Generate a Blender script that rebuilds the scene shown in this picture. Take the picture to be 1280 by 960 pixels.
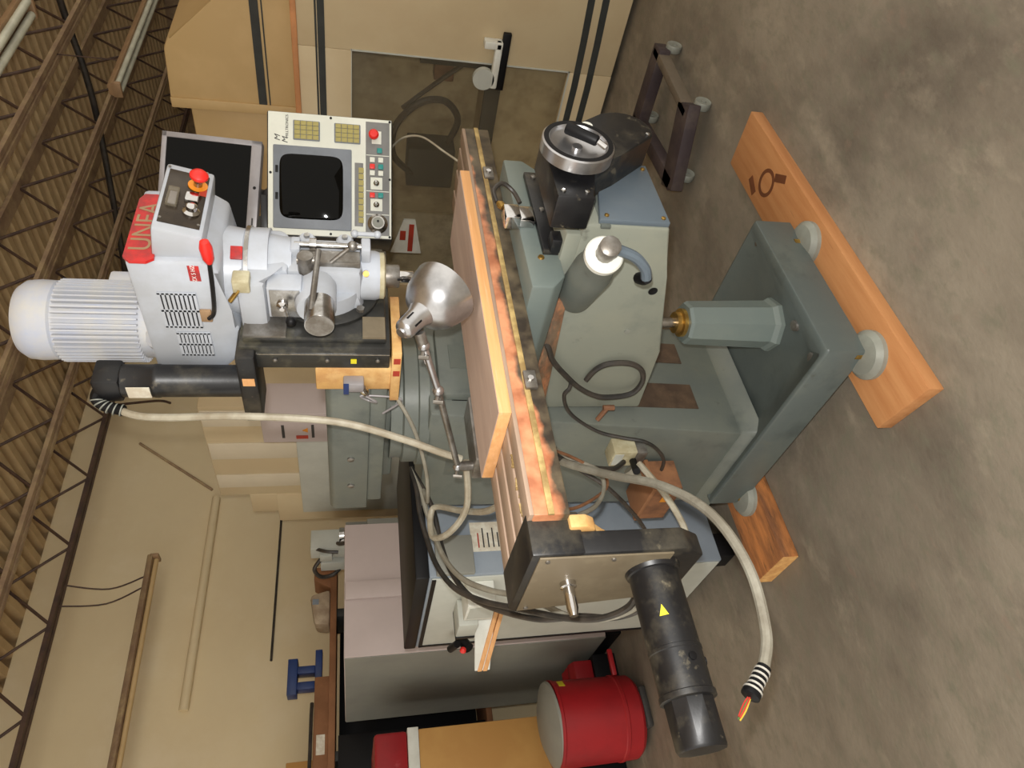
import bpy, bmesh, math, random
from mathutils import Vector, Matrix
random.seed(7)
V = Vector
sc = bpy.context.scene
for o in list(bpy.data.objects): bpy.data.objects.remove(o)
COL = sc.collection

# ------------------------------------------------------------------ camera (held on its side), light, exposure
A, P, H = math.radians(51.0), math.radians(12.9), 1.5
FW = V((math.cos(A)*math.cos(P), math.sin(A)*math.cos(P), -math.sin(P)))
RT = V((math.sin(A), -math.cos(A), 0))
UP = RT.cross(FW)
cd = bpy.data.cameras.new('camera'); cam = bpy.data.objects.new('camera', cd); COL.objects.link(cam)
cd.sensor_width = 36; cd.sensor_fit = 'HORIZONTAL'; cd.lens = 880*36/1280
cd.clip_start = .05; cd.clip_end = 60
Mc = Matrix((-UP, RT, -FW)).transposed().to_4x4(); Mc.translation = V((0, 0, H))
cam.matrix_world = Mc
sc.camera = cam

w = bpy.data.worlds.new('world'); sc.world = w; w.use_nodes = True
bg = w.node_tree.nodes['Background']; bg.inputs[0].default_value = (1.0, .94, .84, 1); bg.inputs[1].default_value = 1.12

fl = bpy.data.lights.new('camera_flash', 'POINT'); fl.energy = 120; fl.shadow_soft_size = .018; fl.color = (1, .985, .96)
flo = bpy.data.objects.new('camera_flash', fl); COL.objects.link(flo)
flo.location = V((0, 0, H)) + RT*.075 + UP*.02

sc.view_settings.view_transform = 'Standard'; sc.view_settings.look = 'None'
sc.view_settings.gamma = 1; sc.view_settings.exposure = .14; sc.view_settings.use_curve_mapping = False

# ------------------------------------------------------------------ materials
def lin(c):
    c /= 255
    return c/12.92 if c <= .04045 else ((c+.055)/1.055)**2.4
def S(r, g, b): return (lin(r), lin(g), lin(b), 1)
def mat(name, rgb, rough=.55, metal=0, rgb2=None, scale=6, lo=.42, hi=.62, bump=0, bscale=60, stretch=None, emit=None, coat=0, spec=.5, detail=5):
    m = bpy.data.materials.new(name); m.use_nodes = True
    nt = m.node_tree; b = nt.nodes['Principled BSDF']
    b.inputs['Roughness'].default_value = rough; b.inputs['Metallic'].default_value = metal
    b.inputs['Specular IOR Level'].default_value = spec
    if coat: b.inputs['Coat Weight'].default_value = coat
    if rgb2 is None: rgb2 = tuple(x*.78 for x in rgb[:3])+(1,)
    tc = nt.nodes.new('ShaderNodeTexCoord'); mp = nt.nodes.new('ShaderNodeMapping')
    if stretch: mp.inputs['Scale'].default_value = stretch
    nt.links.new(tc.outputs['Object'], mp.inputs[0])
    no = nt.nodes.new('ShaderNodeTexNoise'); no.inputs['Scale'].default_value = scale; no.inputs['Detail'].default_value = detail; no.inputs['Roughness'].default_value = .62
    nt.links.new(mp.outputs[0], no.inputs['Vector'])
    r = nt.nodes.new('ShaderNodeValToRGB'); r.color_ramp.elements[0].position = lo; r.color_ramp.elements[1].position = hi
    r.color_ramp.elements[0].color = rgb2; r.color_ramp.elements[1].color = rgb
    nt.links.new(no.outputs[0], r.inputs[0]); nt.links.new(r.outputs[0], b.inputs['Base Color'])
    if bump:
        n2 = nt.nodes.new('ShaderNodeTexNoise'); n2.inputs['Scale'].default_value = bscale
        nt.links.new(mp.outputs[0], n2.inputs['Vector'])
        bp = nt.nodes.new('ShaderNodeBump'); bp.inputs['Strength'].default_value = bump; bp.inputs['Distance'].default_value = .004
        nt.links.new(n2.outputs[0], bp.inputs['Height']); nt.links.new(bp.outputs[0], b.inputs['Normal'])
    return m
def layered(name, cols, scales, rough=.8, bump=.3, pos=((.35, .65), (.45, .7), (.58, .7)), stretch=None):
    """base colour with stains of their own shape laid over it"""
    m = bpy.data.materials.new(name); m.use_nodes = True; nt = m.node_tree; b = nt.nodes['Principled BSDF']
    b.inputs['Roughness'].default_value = rough
    tc = nt.nodes.new('ShaderNodeTexCoord'); mp = nt.nodes.new('ShaderNodeMapping')
    if stretch: mp.inputs['Scale'].default_value = stretch
    nt.links.new(tc.outputs['Object'], mp.inputs[0]); cur = None
    for i, (c, s) in enumerate(zip(cols[1:], scales)):
        no = nt.nodes.new('ShaderNodeTexNoise'); no.inputs['Scale'].default_value = s; no.inputs['Detail'].default_value = 8; no.inputs['Roughness'].default_value = .65
        mp2 = nt.nodes.new('ShaderNodeMapping'); mp2.inputs['Location'].default_value = (i*7.3, i*3.1, i*1.7)
        nt.links.new(mp.outputs[0], mp2.inputs[0]); nt.links.new(mp2.outputs[0], no.inputs['Vector'])
        r = nt.nodes.new('ShaderNodeValToRGB'); r.color_ramp.elements[0].position, r.color_ramp.elements[1].position = pos[i]
        nt.links.new(no.outputs[0], r.inputs[0])
        mx = nt.nodes.new('ShaderNodeMix'); mx.data_type = 'RGBA'
        nt.links.new(r.outputs[0], mx.inputs[0])
        if cur is None: mx.inputs[6].default_value = cols[0]
        else: nt.links.new(cur, mx.inputs[6])
        mx.inputs[7].default_value = c; cur = mx.outputs[2]
    nt.links.new(cur, b.inputs['Base Color'])
    n2 = nt.nodes.new('ShaderNodeTexNoise'); n2.inputs['Scale'].default_value = 45; n2.inputs['Detail'].default_value = 6
    nt.links.new(mp.outputs[0], n2.inputs['Vector'])
    bp = nt.nodes.new('ShaderNodeBump'); bp.inputs['Strength'].default_value = bump; bp.inputs['Distance'].default_value = .004
    nt.links.new(n2.outputs[0], bp.inputs['Height']); nt.links.new(bp.outputs[0], b.inputs['Normal'])
    return m
def clear(name, tint, fac, rough=.05):
    m = bpy.data.materials.new(name); m.use_nodes = True; nt = m.node_tree; nt.nodes.remove(nt.nodes['Principled BSDF'])
    out = nt.nodes['Material Output']; t = nt.nodes.new('ShaderNodeBsdfTransparent'); t.inputs[0].default_value = tint
    d = nt.nodes.new('ShaderNodeBsdfPrincipled'); d.inputs['Base Color'].default_value = S(150, 140, 120); d.inputs['Roughness'].default_value = rough
    mx = nt.nodes.new('ShaderNodeMixShader'); mx.inputs[0].default_value = fac
    nt.links.new(t.outputs[0], mx.inputs[1]); nt.links.new(d.outputs[0], mx.inputs[2]); nt.links.new(mx.outputs[0], out.inputs[0])
    return m

M = {}
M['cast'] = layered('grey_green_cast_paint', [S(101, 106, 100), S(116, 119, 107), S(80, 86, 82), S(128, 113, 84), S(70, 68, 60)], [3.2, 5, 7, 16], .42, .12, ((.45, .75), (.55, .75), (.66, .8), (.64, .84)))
M['castbase'] = layered('deep_grey_green_paint', [S(84, 92, 90), S(100, 106, 99), S(64, 71, 69), S(112, 104, 82), S(70, 68, 60)], [3.2, 5, 7, 16], .42, .12, ((.45, .75), (.55, .75), (.66, .8), (.64, .84)))  # darker mix of the grey-green casting paint, used for the base
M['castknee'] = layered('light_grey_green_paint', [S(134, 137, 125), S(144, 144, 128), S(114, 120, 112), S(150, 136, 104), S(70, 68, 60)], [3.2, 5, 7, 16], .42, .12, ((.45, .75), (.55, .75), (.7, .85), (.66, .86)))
M['waybrown'] = layered('oily_brown_way', [S(86, 70, 56), S(60, 48, 40), S(104, 84, 66)], [6, 12], .4, .1)
M['cast_blue'] = layered('blue_green_cast_paint', [S(90, 101, 110), S(102, 110, 114), S(140, 120, 88)], [4, 6], .45, .12, ((.45, .75), (.64, .8)))
M['head'] = mat('pale_grey_enamel', S(184, 190, 200), .38, 0, S(170, 174, 180), 5, coat=.15)
M['motor'] = mat('pale_blue_grey_enamel', S(172, 180, 200), .5, 0, S(194, 192, 186), 14, .3, .75)
M['black'] = layered('dusty_black_enamel', [S(24, 24, 26), S(16, 16, 18), S(76, 71, 60), S(112, 104, 86)], [5, 8, 24], .4, .1, ((.4, .6), (.5, .74), (.62, .76)))
M['blackplain'] = mat('black_plastic', S(18, 18, 20), .5, spec=.25)
M['slide'] = layered('oily_black_iron', [S(42, 42, 40), S(94, 90, 74), S(26, 26, 26)], [9, 16], .4, .2, ((.52, .72), (.5, .7)))
M['table'] = layered('stained_steel', [S(112, 92, 72), S(190, 124, 84), S(62, 50, 40)], [5, 6], .42, .15, ((.45, .62), (.5, .7)), (1, 1, 3))
M['tabletop'] = layered('worn_table_steel', [S(166, 142, 122), S(138, 116, 98), S(188, 162, 140)], [6, 12], .45, .15, ((.4, .7), (.6, .8)), (.4, 2, 1))
M['steel'] = mat('bright_steel', S(200, 200, 200), .26, 1, S(158, 155, 150), 20)
M['chrome'] = mat('chrome', S(225, 225, 228), .12, 1, S(200, 198, 196), 12)
M['dullsteel'] = mat('dull_steel', S(160, 158, 154), .42, .8, S(122, 116, 108), 14)
M['brass'] = mat('brass', S(196, 160, 84), .32, .8, S(150, 118, 62), 20)
M['drill'] = mat('titanium_coated_steel', S(226, 178, 70), .25, .9)
M['white'] = mat('white_enamel', S(226, 228, 220), .45, 0, S(214, 214, 204), 8)
M['red'] = mat('red_plastic', S(232, 48, 40), .4, 0, S(222, 40, 34), 8)
M['orange_plastic'] = mat('orange_plastic', S(244, 150, 30), .45)
M['redplate'] = mat('red_name_plate', S(196, 38, 36), .4, 0, S(150, 40, 40), 22)
M['tan'] = mat('tan_print', S(164, 132, 98), .5)
M['darkplate'] = mat('dark_panel_plate', S(70, 60, 48), .22, .5, S(52, 44, 36), 10)
M['rustpaint'] = layered('ochre_primer', [S(212, 168, 102), S(180, 128, 80), S(226, 190, 130)], [7, 12], .6, .15)
M['pine'] = layered('orange_pine', [S(196, 140, 90), S(176, 116, 68), S(122, 78, 46)], [3, 6], .62, .2, ((.35, .7), (.66, .8)), (.7, 9, 9))
M['pinedark'] = layered('weathered_pine', [S(190, 122, 66), S(120, 76, 44), S(78, 56, 36)], [3, 8], .75, .4, ((.4, .65), (.55, .75)), (1, 5, 5))
M['endgrain'] = mat('pale_end_grain', S(226, 178, 112), .7, 0, S(206, 150, 90), 40)
M['plytop'] = layered('dusty_board_face', [S(198, 174, 158), S(176, 150, 136), S(222, 206, 192)], [4, 26], .55, .15, ((.4, .7), (.6, .85)), (.35, 3, 3))
M['boardedge'] = layered('board_edge', [S(228, 172, 116), S(208, 150, 92), S(236, 190, 150)], [4, 9], .6, .1, ((.4, .7), (.6, .8)), (.6, 6, 12))
M['panelwhite'] = mat('panel_off_white', S(222, 224, 212), .5, 0, S(212, 214, 202), 6)
M['panelgrey'] = mat('panel_grey', S(122, 122, 120), .5)
M['bezel'] = mat('blue_grey_bezel', S(124, 130, 138), .5)
M['screen'] = mat('dark_screen_glass', S(7, 7, 6), .04, 0, S(6, 6, 5), 3, spec=.12)
M['keytan'] = mat('tan_key', S(176, 164, 96), .55)
M['teal'] = mat('teal_button', S(30, 146, 140), .45)
M['silver'] = mat('silver_plastic', S(164, 160, 162), .4, .2)
M['wall'] = layered('cream_wall_paint', [S(230, 212, 172), S(222, 202, 162), S(234, 218, 184)], [.7, 2], .75, .05, ((.4, .7), (.5, .8)))
M['deck'] = layered('tan_roof_deck', [S(206, 180, 136), S(176, 146, 106), S(140, 84, 58)], [1.5, 5], .6, .1, ((.4, .7), (.66, .8)))
M['joist'] = layered('brown_joist_steel', [S(172, 146, 114), S(132, 106, 86), S(186, 162, 122)], [3, 8], .55, .1)
M['joistdark'] = mat('dark_joist_steel', S(66, 48, 42), .6, 0, S(88, 66, 52), 8)
M['cream'] = mat('cream_sheet_metal', S(208, 190, 154), .42, 0, S(202, 182, 146), 2)
M['tanmetal'] = mat('tan_sheet_metal', S(206, 176, 126), .5, 0, S(196, 166, 116), 2)
M['creamlight'] = mat('pale_cream_sheet_metal', S(220, 208, 184), .32, 0, S(212, 200, 176), 2)
M['stripe'] = mat('charcoal_stripe', S(62, 64, 62), .5, spec=.25)
M['orangetrim'] = mat('orange_edge_trim', S(206, 142, 90), .5)
M['interior'] = layered('grimy_machine_interior', [S(226, 212, 178), S(206, 190, 154), S(170, 152, 120)], [2, 5], .6, .1)
M['greycab'] = mat('lavender_grey_enamel', S(190, 176, 172), .5, 0, S(184, 170, 166), 3)
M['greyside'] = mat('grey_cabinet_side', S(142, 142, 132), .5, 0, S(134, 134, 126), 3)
M['bluegrey'] = mat('blue_grey_enamel', S(140, 150, 160), .5, 0, S(132, 142, 152), 4)
M['palegrey'] = mat('pale_grey_sheet', S(192, 194, 185), .5, 0, S(182, 184, 175), 4)
M['redpaint'] = layered('scuffed_red_paint', [S(164, 28, 34), S(140, 24, 30), S(176, 80, 84)], [4, 7], .45, .08, ((.4, .7), (.68, .78)))
M['blue'] = mat('blue_enamel', S(26, 54, 110), .45)
M['cardboard'] = mat('cardboard', S(150, 104, 70), .8, 0, S(134, 92, 60), 5)
M['ply'] = mat('tan_panel', S(196, 150, 84), .6, 0, S(188, 140, 76), 4, stretch=(1, 6, 1))
M['bag'] = mat('white_paper_bag', S(190, 172, 146), .7, 0, S(160, 140, 116), 9, bump=.5, bscale=20)
M['conduit'] = mat('grey_conduit', S(176, 170, 152), .5, 0, S(150, 140, 120), 12)
M['greyhose'] = mat('grey_cable', S(150, 146, 132), .5, 0, S(126, 120, 106), 12)
M['blackhose'] = mat('black_cable', S(40, 38, 36), .45, 0, S(62, 56, 50), 14)
M['tape'] = mat('pale_tape', S(190, 186, 176), .5)
M['wirered'] = mat('red_wire', S(200, 60, 50), .5); M['wiregreen'] = mat('green_wire', S(90, 140, 70), .5); M['wireyellow'] = mat('yellow_wire', S(220, 190, 70), .5)
M['alu'] = mat('spun_aluminium', S(206, 206, 208), .3, .95, S(160, 160, 162), 7, .35, .6)
M['rust'] = layered('rusty_tin', [S(124, 84, 58), S(150, 104, 70), S(84, 56, 42)], [6, 12], .6, .2)
M['cream_box'] = mat('cream_electrical_box', S(196, 190, 160), .5, 0, S(170, 160, 128), 18)
M['paper'] = mat('paper_label', S(226, 222, 206), .6, 0, S(206, 196, 176), 30)
M['print'] = mat('dark_print', S(58, 56, 54), .6)
M['redprint'] = mat('red_print', S(180, 60, 40), .6)
M['whiteprint'] = mat('white_print', S(232, 228, 224), .6)
M['yellow'] = mat('yellow_label', S(236, 222, 40), .5)
M['orange'] = mat('orange_tag', S(232, 150, 40), .5)
M['dolly'] = layered('shaded_dolly_paint', [S(62, 50, 52), S(50, 40, 42), S(80, 68, 62)], [4, 8], .7, .2)  # purple-brown, darkened so the colour carries the shade the dolly stands in
M['interiorrail'] = mat('worn_brown_rail', S(112, 100, 84), .7)
M['caster'] = mat('grey_caster', S(144, 147, 137), .5, 0, S(126, 127, 118), 6)
M['clearplastic'] = clear('clear_plastic', (.9, .9, .9, 1), .35, .1)
M['acrylic'] = clear('hazy_acrylic', (.93, .91, .86, 1), .14, .12)
M['floor'] = layered('stained_concrete', [S(152, 142, 126), S(110, 101, 88), S(78, 70, 62), S(166, 155, 136), S(114, 112, 95), S(142, 116, 102)], [.8, 1.5, 3.5, 14, 9], .6, .35, ((.34, .68), (.5, .78), (.54, .84), (.5, .8), (.6, .9)), (1, 1.6, 1))
M['stripbeige'] = mat('worn_beige_strip', S(196, 170, 112), .45, .2, S(150, 124, 78), 18)
M['burnt'] = mat('burnt_brown', S(110, 62, 32), .7)
M['castdark'] = layered('dark_grey_green_paint', [S(104, 114, 110), S(116, 124, 116), S(140, 120, 88)], [4, 6], .45, .12, ((.45, .75), (.66, .8)))
M['coverplate'] = mat('dull_brown_plate', S(138, 126, 104), .45, .3, S(118, 106, 86), 6)
M['tubeglass'] = mat('unlit_tube_white', S(206, 206, 186), .3)

def rusted_table():
    # dark oily steel with an uneven crust of orange rust along the upper edge of the table's left half
    m = bpy.data.materials.new('rust_banded_steel'); m.use_nodes = True; nt = m.node_tree; b = nt.nodes['Principled BSDF']
    b.inputs['Roughness'].default_value = .45
    N = nt.nodes.new; K = nt.links.new
    tc = N('ShaderNodeTexCoord'); sx = N('ShaderNodeSeparateXYZ'); K(tc.outputs['Object'], sx.inputs[0])
    no = N('ShaderNodeTexNoise'); no.inputs['Scale'].default_value = 9; no.inputs['Detail'].default_value = 7; K(tc.outputs['Object'], no.inputs['Vector'])
    def math_(op, a, bb):
        n = N('ShaderNodeMath'); n.operation = op
        for i, v in enumerate((a, bb)):
            if isinstance(v, (int, float)): n.inputs[i].default_value = v
            else: K(v, n.inputs[i])
        return n.outputs[0]
    z = math_('MULTIPLY', sx.outputs['Z'], 16.0)              # 0 .. 1.2 from the lower to the upper edge
    x = math_('MULTIPLY', sx.outputs['X'], -.75)
    f = math_('ADD', math_('ADD', z, x), math_('MULTIPLY', no.outputs[0], 1.5))
    r = N('ShaderNodeValToRGB'); r.color_ramp.elements[0].position = .0; r.color_ramp.elements[0].color = (0, 0, 0, 1); r.color_ramp.elements[1].position = 1
    mr_ = N('ShaderNodeMapRange'); mr_.inputs[1].default_value = 1.52; mr_.inputs[2].default_value = 1.72; K(f, mr_.inputs[0])
    n2 = N('ShaderNodeTexNoise'); n2.inputs['Scale'].default_value = 22; n2.inputs['Detail'].default_value = 6; K(tc.outputs['Object'], n2.inputs['Vector'])
    dk = N('ShaderNodeValToRGB'); dk.color_ramp.elements[0].color = S(50, 42, 34); dk.color_ramp.elements[1].color = S(104, 92, 72); dk.color_ramp.elements[0].position = .35; dk.color_ramp.elements[1].position = .7; K(n2.outputs[0], dk.inputs[0])
    ru = N('ShaderNodeValToRGB'); ru.color_ramp.elements[0].color = S(160, 96, 62); ru.color_ramp.elements[1].color = S(206, 142, 102); ru.color_ramp.elements[0].position = .35; ru.color_ramp.elements[1].position = .65; K(n2.outputs[0], ru.inputs[0])
    nt.nodes.remove(r)
    mx = N('ShaderNodeMix'); mx.data_type = 'RGBA'; K(mr_.outputs[0], mx.inputs[0]); K(dk.outputs[0], mx.inputs[6]); K(ru.outputs[0], mx.inputs[7]); K(mx.outputs[2], b.inputs['Base Color'])
    return m
M['tablerust'] = rusted_table()

# ------------------------------------------------------------------ builders
WP = {}
class MB:
    def __init__(s): s.bm = bmesh.new()
    def _bev(s, verts, bev, seg=2):
        if bev <= 0: return
        es = {e for v in verts for e in v.link_edges}
        bmesh.ops.bevel(s.bm, geom=list(es), offset=bev, segments=seg, affect='EDGES', profile=.5, clamp_overlap=True)
    def box(s, lo, hi, bev=0):
        lo, hi = V(lo), V(hi)
        return s.obox((lo+hi)/2, [(hi.x-lo.x)/2, (hi.y-lo.y)/2, (hi.z-lo.z)/2], bev=bev)
    def obox(s, c, half, ax=None, bev=0):
        c = V(c); X, Y, Z = ax if ax else (V((1, 0, 0)), V((0, 1, 0)), V((0, 0, 1)))
        vs = [s.bm.verts.new(c + X*half[0]*a + Y*half[1]*b + Z*half[2]*d) for a in (-1, 1) for b in (-1, 1) for d in (-1, 1)]
        for f in ((0, 1, 3, 2), (4, 6, 7, 5), (0, 4, 5, 1), (2, 3, 7, 6), (0, 2, 6, 4), (1, 5, 7, 3)): s.bm.faces.new([vs[i] for i in f])
        s._bev(vs, bev); return s
    def hexa(s, bot, top, bev=0):
        vs = [s.bm.verts.new(V(p)) for p in list(bot)+list(top)]; n = len(bot)
        s.bm.faces.new(vs[:n][::-1]); s.bm.faces.new(vs[n:])
        for i in range(n): s.bm.faces.new([vs[i], vs[(i+1) % n], vs[n+(i+1) % n], vs[n+i]])
        s._bev(vs, bev); return s
    def prism(s, pts, axis, a, b, bev=0):
        def p3(p, t): return {'x': (t, p[0], p[1]), 'y': (p[0], t, p[1]), 'z': (p[0], p[1], t)}[axis]
        return s.hexa([p3(p, a) for p in pts], [p3(p, b) for p in pts], bev)
    def lathe(s, prof, o, d, seg=28, cap=True):
        o, d = V(o), V(d).normalized(); u = d.orthogonal().normalized(); v = d.cross(u)
        rings = []
        for r, h in prof:
            rings.append([s.bm.verts.new(o + d*h + (u*math.cos(2*math.pi*i/seg) + v*math.sin(2*math.pi*i/seg))*max(r, 1e-4)) for i in range(seg)])
        for a, b in zip(rings, rings[1:]):
            for i in range(seg): s.bm.faces.new([a[i], a[(i+1) % seg], b[(i+1) % seg], b[i]])
        if cap: s.bm.faces.new(rings[0][::-1]); s.bm.faces.new(rings[-1])
        return s
    def cyl(s, p0, p1, r, r1=None, seg=20):
        p0, p1 = V(p0), V(p1); L = (p1-p0).length
        return s.lathe([(r, 0), (r if r1 is None else r1, L)], p0, p1-p0, seg)
    def tube(s, pts, r, seg=8, sub=6, closed=False):
        P_ = [V(p) for p in pts]; path = []
        if len(P_) > 2:
            for i in range(len(P_)-1):
                p0 = P_[max(i-1, 0)]; p1 = P_[i]; p2 = P_[i+1]; p3 = P_[min(i+2, len(P_)-1)]
                for k in range(sub):
                    t = k/sub
                    path.append(.5*((2*p1) + (p2-p0)*t + (2*p0-5*p1+4*p2-p3)*t*t + (3*p1-p0-3*p2+p3)*t**3))
            path.append(P_[-1])
        else: path = P_
        rings = []; u = None
        for i, p in enumerate(path):
            d = (path[min(i+1, len(path)-1)] - path[max(i-1, 0)]).normalized()
            u = d.orthogonal().normalized() if u is None else (u - d*u.dot(d)).normalized()
            v = d.cross(u)
            rings.append([s.bm.verts.new(p + (u*math.cos(2*math.pi*k/seg)+v*math.sin(2*math.pi*k/seg))*r) for k in range(seg)])
        for a, b in zip(rings, rings[1:]):
            for i in range(seg): s.bm.faces.new([a[i], a[(i+1) % seg], b[(i+1) % seg], b[i]])
        s.bm.faces.new(rings[0][::-1]); s.bm.faces.new(rings[-1]); return s
    def sphere(s, c, r, seg=16):
        n = 8
        return s.lathe([(r*math.sin(math.pi*i/n), -r*math.cos(math.pi*i/n)) for i in range(n+1)], c, (0, 0, 1), seg, cap=False)
    def build(s, name, m, parent=None, label=None, cat=None, group=None, kind=None, ang=35):
        me = bpy.data.meshes.new(name)
        bmesh.ops.recalc_face_normals(s.bm, faces=s.bm.faces[:])
        s.bm.to_mesh(me); s.bm.free()
        return link(me, name, m, parent, label, cat, group, kind, ang)
def link(me, name, m, parent=None, label=None, cat=None, group=None, kind=None, ang=35):
    lo = [min(v.co[i] for v in me.vertices) for i in range(3)]; hi = [max(v.co[i] for v in me.vertices) for i in range(3)]
    c = V(((lo[0]+hi[0])/2, (lo[1]+hi[1])/2, lo[2]))
    me.transform(Matrix.Translation(-c))
    for p in me.polygons: p.use_smooth = True
    me.set_sharp_from_angle(angle=math.radians(ang))
    me.materials.append(M[m] if isinstance(m, str) else m)
    o = bpy.data.objects.new(name, me); COL.objects.link(o); WP[o] = c
    if parent: o.parent = parent; o.location = c - WP[parent]
    else: o.location = c
    tag(o, label, cat, group, kind); return o
def tag(o, label=None, cat=None, group=None, kind=None):
    for k, v in (('label', label), ('category', cat), ('group', group), ('kind', kind)):
        if v: o[k] = v
def thing(name, loc, label, cat, group=None, kind=None):
    o = bpy.data.objects.new(name, None); COL.objects.link(o); o.location = loc; WP[o] = V(loc); o.empty_display_size = .1
    tag(o, label, cat, group, kind); return o
def copies(src, parent, pts):
    for p in pts:
        c = src.copy(); COL.objects.link(c); WP[c] = V(p); c.parent = parent; c.location = V(p) - (WP[parent] if parent else V((0, 0, 0)))
def lettering(text, size, pos, right, up, m, parent, label=None, name='lettering', shear=0, depth=.0006):
    cu = bpy.data.curves.new('t', 'FONT'); cu.body = text; cu.size = size; cu.extrude = depth; cu.align_x = 'CENTER'; cu.align_y = 'CENTER'; cu.shear = shear
    ob = bpy.data.objects.new('t', cu); COL.objects.link(ob)
    bpy.context.view_layer.update()
    me = bpy.data.meshes.new_from_object(ob.evaluated_get(bpy.context.evaluated_depsgraph_get()))
    bpy.data.objects.remove(ob); bpy.data.curves.remove(cu)
    r, u = V(right).normalized(), V(up).normalized(); n = r.cross(u)
    T = Matrix((r, u, n)).transposed().to_4x4(); T.translation = V(pos); me.transform(T)
    return link(me, name, m, parent, label)
XA, YA, ZA = V((1, 0, 0)), V((0, 1, 0)), V((0, 0, 1))

# ================================================================== SETTING
b = MB(); b.box((-3, -2, -.2), (11, 10, 0)); b.build('floor', 'floor', kind='structure')
b = MB(); b.box((-3, 6.0, 0), (5.9, 6.2, 4.0)); wall = b.build('wall_back', 'wall', kind='structure')
b = MB(); b.box((10.7, -2, 0), (10.9, 9.2, 4.1)); b.build('wall_right', 'joist', kind='structure')
b = MB(); b.box((5.9, 9.0, 0), (10.7, 9.2, 4.1)); b.build('wall_far', 'joist', kind='structure')
b = MB(); b.box((5.7, 6.2, 0), (5.9, 9.2, 4.0)); b.build('wall_return', 'joist', kind='structure')
# ribbed roof deck in sheets
ceil = thing('ceiling', (4, 3, 4.0), None, None, kind='structure')
pitch, pan = .15, .9
def deck_sheet():
    b = MB(); n = int(pan/pitch); z0, z1 = 4.0, 4.075; top = []
    for i in range(n):
        x = i*pitch
        top += [(x, z0), (x+.06, z0), (x+.085, z1), (x+.125, z1)]
    top.append((n*pitch, z0))
    lo = [(x, z) for x, z in top]; up = [(x, z+.006) for x, z in top]
    for y0, y1 in ((-2, 9.2),):
        va = [b.bm.verts.new((x, y0, z)) for x, z in lo]; vb = [b.bm.verts.new((x, y1, z)) for x, z in lo]
        vc = [b.bm.verts.new((x, y0, z)) for x, z in up]; vd = [b.bm.verts.new((x, y1, z)) for x, z in up]
        for i in range(len(lo)-1):
            b.bm.faces.new([va[i], va[i+1], vb[i+1], vb[i]]); b.bm.faces.new([vc[i], vd[i], vd[i+1], vc[i+1]])
    return b
d0 = deck_sheet(); 
for v in d0.bm.verts: v.co.x -= 2.0
dk = d0.build('deck_panel', 'deck', ceil, ang=20)
base_c = WP[dk].copy()
copies(dk, ceil, [base_c + V((pan*k, 0, 0)) for k in range(1, 15)])
# joists: open web, one thing each
jn = ['roof joist of angle chords and bent rod webs closest to the cream wall', 'second roof joist out from the cream wall', 'roof joist passing over the pale motor of the mill', 'roof joist crossing above the dark monitor', 'roof joist nearest the camera, beside the twin tube light']
for ji, y in enumerate((5.5, 4.65, 3.80, 2.95, 2.10)):
    j = thing('roof_joist', (4, y, 3.58), jn[ji], 'joist', 'open web roof joists')
    mt = 'joistdark' if ji == 0 else 'joist'
    x0, x1 = -1.5, 10.65
    for dy, mm in ((-.05, mt), (.012, mt)):
        b = MB(); b.box((x0, y+dy, 3.58), (x1, y+dy+.038, 3.61)); b.build('bottom_chord', mm, j)
    b = MB(); b.box((x0, y-.06, 3.965), (x1, y+.06, 3.995)); b.build('top_chord', mt, j)
    step = .62; prev = None; up_src = dn_src = None; n = int((x1-x0)/step)
    ups, dns = [], []
    for k in range(n):
        xa = x0 + k*step
        if up_src is None:
            b = MB(); b.cyl((xa, y, 3.6), (xa+step/2, y, 3.98), .011, seg=8); up_src = b.build('web_rod', 'joistdark', j); uo = WP[up_src]-V((xa, 0, 0))
            b = MB(); b.cyl((xa+step/2, y, 3.98), (xa+step, y, 3.6), .011, seg=8); dn_src = b.build('web_rod', 'joistdark', j); do = WP[dn_src]-V((xa, 0, 0))
        else: ups.append(uo+V((xa, 0, 0))); dns.append(do+V((xa, 0, 0)))
    copies(up_src, j, ups); copies(dn_src, j, dns)
# cross bridging rod running across the joists, and sagging black cable
b = MB(); b.tube([(6.2, 1.0, 3.75), (6.16, 2.87, 3.70), (6.12, 3.43, 3.66), (6.05, 3.98, 3.66), (5.77, 5.22, 3.7), (5.7, 6.0, 3.8)], .028); b.build('ceiling_cable', 'blackhose', label='thick black cable slung under the roof joists', cat='cable')
b = MB(); b.tube([(4.2, 5.5, 3.62), (4.45, 5.75, 3.3), (4.5, 5.85, 3.2)], .012); b.build('roof_hanger', 'joistdark', label='bent dark rod dangling from the joist by the wall', cat='rod')

def fixture(x0, x1, y, z, label, ntube=2, flip=True):
    t = thing('fluorescent_fixture', ((x0+x1)/2, y, z), label, 'light fixture', 'unlit fluorescent fixtures')
    b = MB(); b.prism([(y-.06, z+.03), (y+.06, z+.03), (y+.035, z+.075), (y-.035, z+.075)], 'x', x0, x1, .004); b.build('housing', 'joist' if ntube == 1 else 'tan', t)
    for k in range(ntube):
        yy = y + (-.034+.068*k if ntube == 2 else 0)
        b = MB(); b.cyl((x0+.03, yy, z+.01), (x1-.03, yy, z+.01), .019, seg=12); b.build('tube', 'tubeglass' if ntube == 2 else 'tanmetal', t)
    for xx in (x0+.012, x1-.012):
        b = MB(); b.box((xx-.014, y-.055, z-.012), (xx+.014, y+.055, z+.05), .004); b.build('end_cap', 'tan', t)
    return t
f1 = fixture(2.6, 4.1, 1.955, 3.1, 'twin tube fluorescent fixture at the very edge of the roof, nearest the camera')
for xx in (2.9, 3.9):
    b = MB(); b.cyl((xx, 1.955, 3.17), (xx, 2.02, 4.0), .005, seg=6); b.build('hanger_wire', 'joistdark', f1)
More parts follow.
